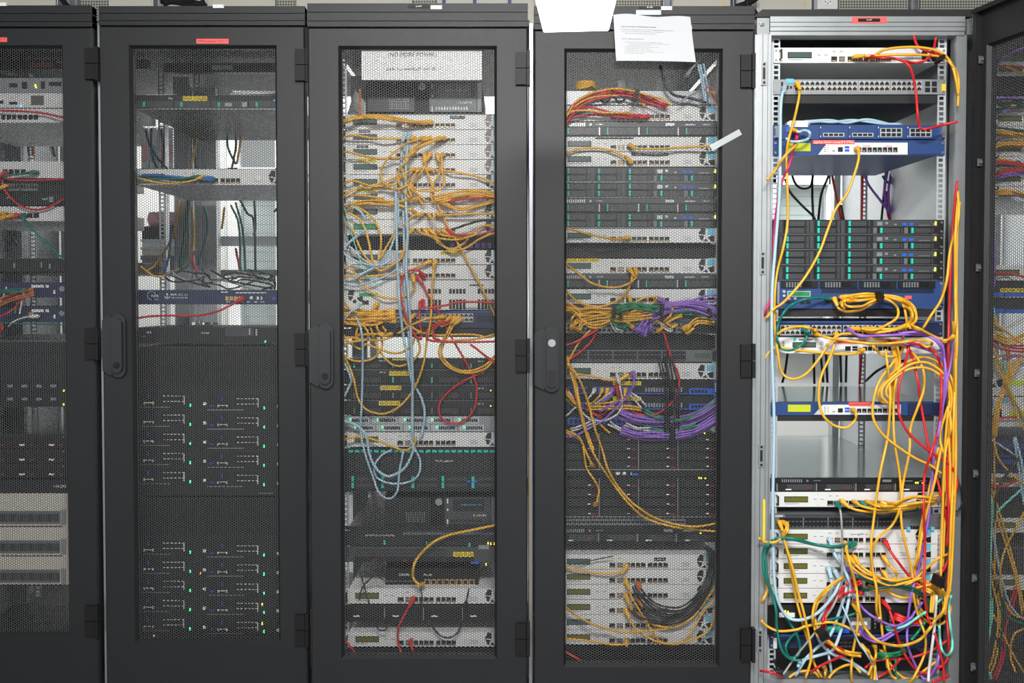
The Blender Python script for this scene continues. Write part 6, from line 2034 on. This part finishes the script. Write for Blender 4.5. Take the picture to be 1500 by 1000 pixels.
ptext('Labs Hardware Deployment Guide', 909.5, 40, 0.0055, 50, 'ink')
ptext('For setting up and cabling lab servers, see the hardware deployment page and follow the links', 909.5, 43.8, 0.0032, 75)
ptext('and check the rack plan before you move anything to a new power strip', 909.5, 46.6, 0.0032, 60)
ptext('Please return borrowed hardware after use to the shelf', 915, 49.8, 0.0032, 43)
ptext('How to deploy labs hardware', 911, 58, 0.0042, 31, 'ink')
for k, (s_, w, t_) in enumerate(((914, 55, '1. Find a free slot in the rack and note its number on the list'), (920, 58, 'a. use the rails that came with the unit and four screws'), (920, 30, 'b. plug both power cords'), (914, 50, '2. Connect the management port to the top switch'),
                                 (914, 36, '3. Label both ends of the cable'), (914, 42, '4. Add the unit to the inventory'), (914, 56, '5. Test the remote console from your desk and log in'), (914, 30, '6. Close the door'))):
    ptext(t_, s_, 62.6 + 2.45 * k, 0.003, w)
q = P(950, 18, -0.003)
MB().box(-0.034, 0.034, -0.0006, 0.0006, -0.007, 0.006).build('adhesive_tape', 'tape', None, q, label='clear tape holding the printed sheet at its top edge', cat='tape')
q = P(1063, 205, -0.0015)
o = MB().box(-0.046, 0.046, -0.0006, 0.0006, -0.0085, 0.0085).build('adhesive_tape', 'tape', None, q, label='strip of clear tape hanging slanted on the fourth rack door edge', cat='tape')
o.rotation_euler = (0, -math.radians(29), 0)
q = P(1170, 186, RK[5][2] - 0.004)
ad = empty('console_adapter', q, 'white console adapter lying on top of the blue module firewall', 'adapter')
MB().box(-0.026, 0.026, 0.0, 0.03, 0.0, 0.018).build('case', 'white_paint', ad)
MB().box(-0.03, -0.026, 0.004, 0.026, 0.003, 0.015).build('end_cap', 'label_white', ad)
MB().box(0.026, 0.034, 0.008, 0.022, 0.004, 0.014).build('strain_relief', 'sheet_grey', ad)
q = P(858, 132.5, RK[4][2] + 0.05)
co = MB()
co.tube([(0.027 * math.cos(a) * (1 + .05 * math.sin(3 * a)), 0.02 * math.sin(a * 1.0), 0.012 + 0.010 * math.sin(a * 1.1 + .3) ) for a in np.linspace(0, 12 * math.pi, 120)], 0.0028, 6)
co.build('coiled_cable', 'cable_yellow', None, q, smooth=True, label='coil of yellow cable lying on the grey shelf in the fourth rack', cat='cable')
for k, (px, w) in enumerate(((911, 20), (924, 16), (966, 18), (977, 15))):
    q = P(px, 132.5, RK[4][2] + 0.06 + 0.02 * (k % 2))
    pa = empty('power_adapter', q, '%s of four pale plug adapters standing on the grey shelf in the fourth rack' % ('leftmost', 'second', 'third', 'rightmost')[k], 'adapter', 'pale plug adapters on the grey shelf')
    w_ = w / 1030
    MB().box(-w_ / 2, w_ / 2, 0, 0.02, 0, 0.028).build('case', 'label_white', pa)
    MB().box(-w_ / 4, w_ / 4, 0.002, 0.016, 0.028, 0.046).build('plug', 'beige_box', pa)

# ------------------------------------------------------------------ things behind the racks
BY = 1.12


def wall_thing(name, px0, px1, m, label, cat, zlo=2.22, zhi=2.62, t=0.06, group=None, y=BY):
    a, b = P(px0, 8, y), P(px1, 8, y)
    return empty(name, ((a.x + b.x) / 2, y, zlo), label, cat, group), b.x - a.x, zhi - zlo


for k, (a, b, m, nm, lb, cat) in enumerate((
        (-20, 86, 'beige_box', 'trunking_cover', 'beige trunking cover above the leftmost rack', 'trunking'),
        (159, 226, 'beige_box', 'trunking_cover', 'beige trunking cover above the left end of the second rack', 'trunking'),
        (305, 403, 'beige_box', 'trunking_cover', 'beige trunking cover above the right half of the second rack', 'trunking'),
        (434, 604, 'beige_box', 'trunking_cover', 'wide beige trunking cover above the left half of the third rack', 'trunking'),
        (640, 782, 'beige_box', 'trunking_cover', 'pale trunking cover with blue clips above the third rack', 'trunking'),
        (986, 1070, 'beige_box', 'control_box', 'beige control box with a small lamp above the fourth rack', 'box'),
        (1108, 1189, 'beige_box', 'control_box', 'beige control box with a yellow lamp above the open rack', 'box'))):
    e, w, h = wall_thing(nm, a, b, m, lb, cat, group='beige boxes above the racks')
    MB().box(-w / 2, w / 2, 0, 0.07, 0.0, h).build('case', m, e)
    MB().box(-w / 2 + .01, w / 2 - .01, -0.004, 0, 0.012, h - .012).build('cover', m, e)
    if nm == 'control_box':
        MB().box(w * .36, w * .39, -0.006, -0.004, P(0, 10, BY).z - 2.22, P(0, 4, BY).z - 2.22).build('indicator', 'label_yellow', e)
    if a == 640:
        for px in (648, 693, 744):
            MB().box(P(px, 5, BY).x - e.location.x, P(px + 5, 5, BY).x - e.location.x, -0.012, -0.004, P(0, 12, BY).z - 2.22, P(0, 1, BY).z - 2.22).build('clip', 'blue_paint', e)
for k, (a, b, lb) in enumerate(((118, 158, 'perforated metal tray between the first two racks'), (405, 433, 'perforated metal tray above the right end of the second rack'), (605, 639, 'perforated metal tray above the middle of the third rack'), (903, 969, 'perforated metal tray right of the lamp'), (1229, 1330, 'perforated metal tray right of the wall socket'), (1345, 1470, 'perforated metal tray above the right end of the open rack'))):
    e, w, h = wall_thing('cable_tray', a, b, 'tray_metal', lb, 'cable tray', group='perforated cable trays')
    MB().box(-w / 2, w / 2, 0, 0.004, 0, h).build('perforated_plate', 'tray_metal', e)
    MB().box(-w / 2, w / 2, 0.004, 0.06, h - .004, h).build('flange', 'zinc', e)
for k, (a, b, lb) in enumerate(((86, 90, 'leftmost grey support rail above the racks'), (104, 116, 'grey support rail above the first rack'), (228, 235, 'grey support rail above the second rack'), (970, 984, 'grey support rail left of the control box'), (1072, 1078, 'grey support rail right of the control box'), (1190, 1196, 'grey support rail left of the wall socket'), (1332, 1344, 'grey support rail above the open rack'))):
    e, w, h = wall_thing('support_rail', a, b, 'zinc', lb, 'rail', group='support rails above the racks', y=BY + 0.02)
    MB().box(-w / 2, -w / 2 + .003, -0.02, 0.03, 0, h).build('flange', 'zinc', e)
    MB().box(w / 2 - .003, w / 2, -0.02, 0.03, 0, h).build('flange', 'zinc', e)
    MB().box(-w / 2, w / 2, 0.026, 0.03, 0, h).build('web', 'sheet_grey', e)
e, w, h = wall_thing('wall_socket', 1197.5, 1227, 'label_white', 'white three hole wall socket above the open silver rack', 'socket', zlo=P(1210, 13, BY - .03).z, zhi=P(1210, -16, BY - .03).z, y=BY - 0.03)
MB().box(-w / 2, w / 2, 0, 0.03, 0, h).build('plate', 'label_white', e)
hz = h * (13 - 3) / 29
MB().prism([(-0.020, hz), (-0.012, hz - .012), (0.012, hz - .012), (0.020, hz), (0.012, hz + .012), (-0.012, hz + .012)], -0.002, 0).build('socket_face', 'window_white', e)
for dx, dz in ((-0.010, 0.001), (0.010, 0.001), (0.0, -0.005)):
    MB().cyl(dx, hz + dz, 0.0025, -0.003, -0.001, 8).build('pin_hole', 'slot_black', e)
for k, (a, lb) in enumerate((('88,-4 96,6 104,14', 'black power lead above the leftmost rack'), ('236,2 262,4 280,8 300,3', 'black power lead above the second rack'), ('240,6 258,1 285,4 302,9', 'lower black power lead above the second rack'), ('1098,-4 1094,6 1104,16 1110,26', 'black power lead beside the beige control box'), ('1078,10 1090,6 1102,2 1110,-4', 'slanted black power lead above the fourth rack'))):
    pts_ = [P(*map(float, q.split(',')), BY - 0.06) for q in a.split()]
    MB().tube(smooth_path(pts_), 0.011, 8).build('power_lead', 'plastic_black', None, smooth=True, label=lb, cat='cable', group='black power leads above the racks')
MB().box(-2.2, 2.4, BY + 0.08, BY + 0.1, 2.16, 2.7).build('trim_1', 'beige_box', kind='structure')

# rear shelf behind the second rack with folders, and the pink roll
SY = 1.12
rs = empty('rear_shelf', (P(300, 395, SY).x, SY, P(300, 395, SY).z - 0.02), 'long grey shelf behind the second rack seen between its units', 'shelf')
MB().box(-0.42, 0.42, 0.0, 0.3, 0.0, 0.02).build('board', 'sheet_grey', rs)
MB().box(-1.15, 0.42, 0.0, 0.3, P(300, 247, SY).z - rs.location.z - 0.02, P(300, 247, SY).z - rs.location.z).build('board', 'sheet_grey', rs)
MB().box(0.02, 0.42, 0.0, 0.03, P(300, 360, SY).z - rs.location.z, P(300, 346, SY).z - rs.location.z).build('brace', 'zinc', rs)
for sx in (-0.41, 0.40):
    MB().box(sx, sx + 0.012, 0.02, 0.28, -rs.location.z, 0.75).build('upright', 'sheet_grey', rs)
for k, (px, m) in enumerate(((212, 'shutter_white'), (224, 'sky_blue'), (236, 'shutter_white'), (248, 'shutter_white'), (30, 'x'), (18, 'x'), (6, 'x'))):
    a, b = P(px - 5, 245, SY + .03), P(px + 5.5, 187, SY + .03)
    f_ = empty('document_folder', ((a.x + b.x) / 2, SY + .03, P(px, 247, SY).z), '%s pale document folder on the shelf seen through the %s rack' % (('leftmost', 'second', 'third', 'rightmost', 'rightmost', 'middle', 'leftmost')[k], 'second' if k < 4 else 'leftmost'), 'folder', 'document folders behind the racks')
    w_ = (b.x - a.x) / 2
    MB().box(-w_, w_, 0, 0.22, 0, b.z - f_.location.z).build('cover', 'shutter_white', f_)
    MB().box(-w_ * .7, w_ * .7, -0.001, 0, 0.03, 0.1 if k < 4 else 0.08).build('spine_label', 'sky_blue' if k == 1 else 'pink_paper', f_)
a = P(234, 331, SY)
pr = empty('paper_roll', (a.x, SY + .05, a.z), 'pink roll lying on boxes behind the second rack', 'roll')
rl = MB()
rl.tube([(-0.058, 0, 0.031), (0.058, 0, 0.031)], 0.031, 16)
rl.build('roll', 'pink_paper', pr)
rl = MB()
rl.tube([(-0.068, 0, 0.031), (0.068, 0, 0.031)], 0.012, 12)
rl.build('core', 'shutter_white', pr)
for k, (y0, y1, m) in enumerate(((331, 350, 'dark_metal'), (350, 362, 'shutter_white'), (362, 374, 'beige_box'), (374, 395, 'mid_grey'))):
    a, b = P(208, y1, SY + .01), P(260, y0, SY + .01)
    bx = empty('storage_box', ((a.x + b.x) / 2, SY + .01, a.z), '%s box of the pile behind the second rack' % ('topmost', 'second', 'third', 'lowest')[k], 'box', 'boxes piled behind the second rack')
    w_, h_ = (b.x - a.x) / 2, b.z - a.z - .001
    MB().box(-w_, w_, 0, 0.2, 0, h_).build('tray', m, bx)
    MB().box(-w_ - .003, w_ + .003, -0.004, 0.204, h_ * .72, h_).build('lid', m, bx)
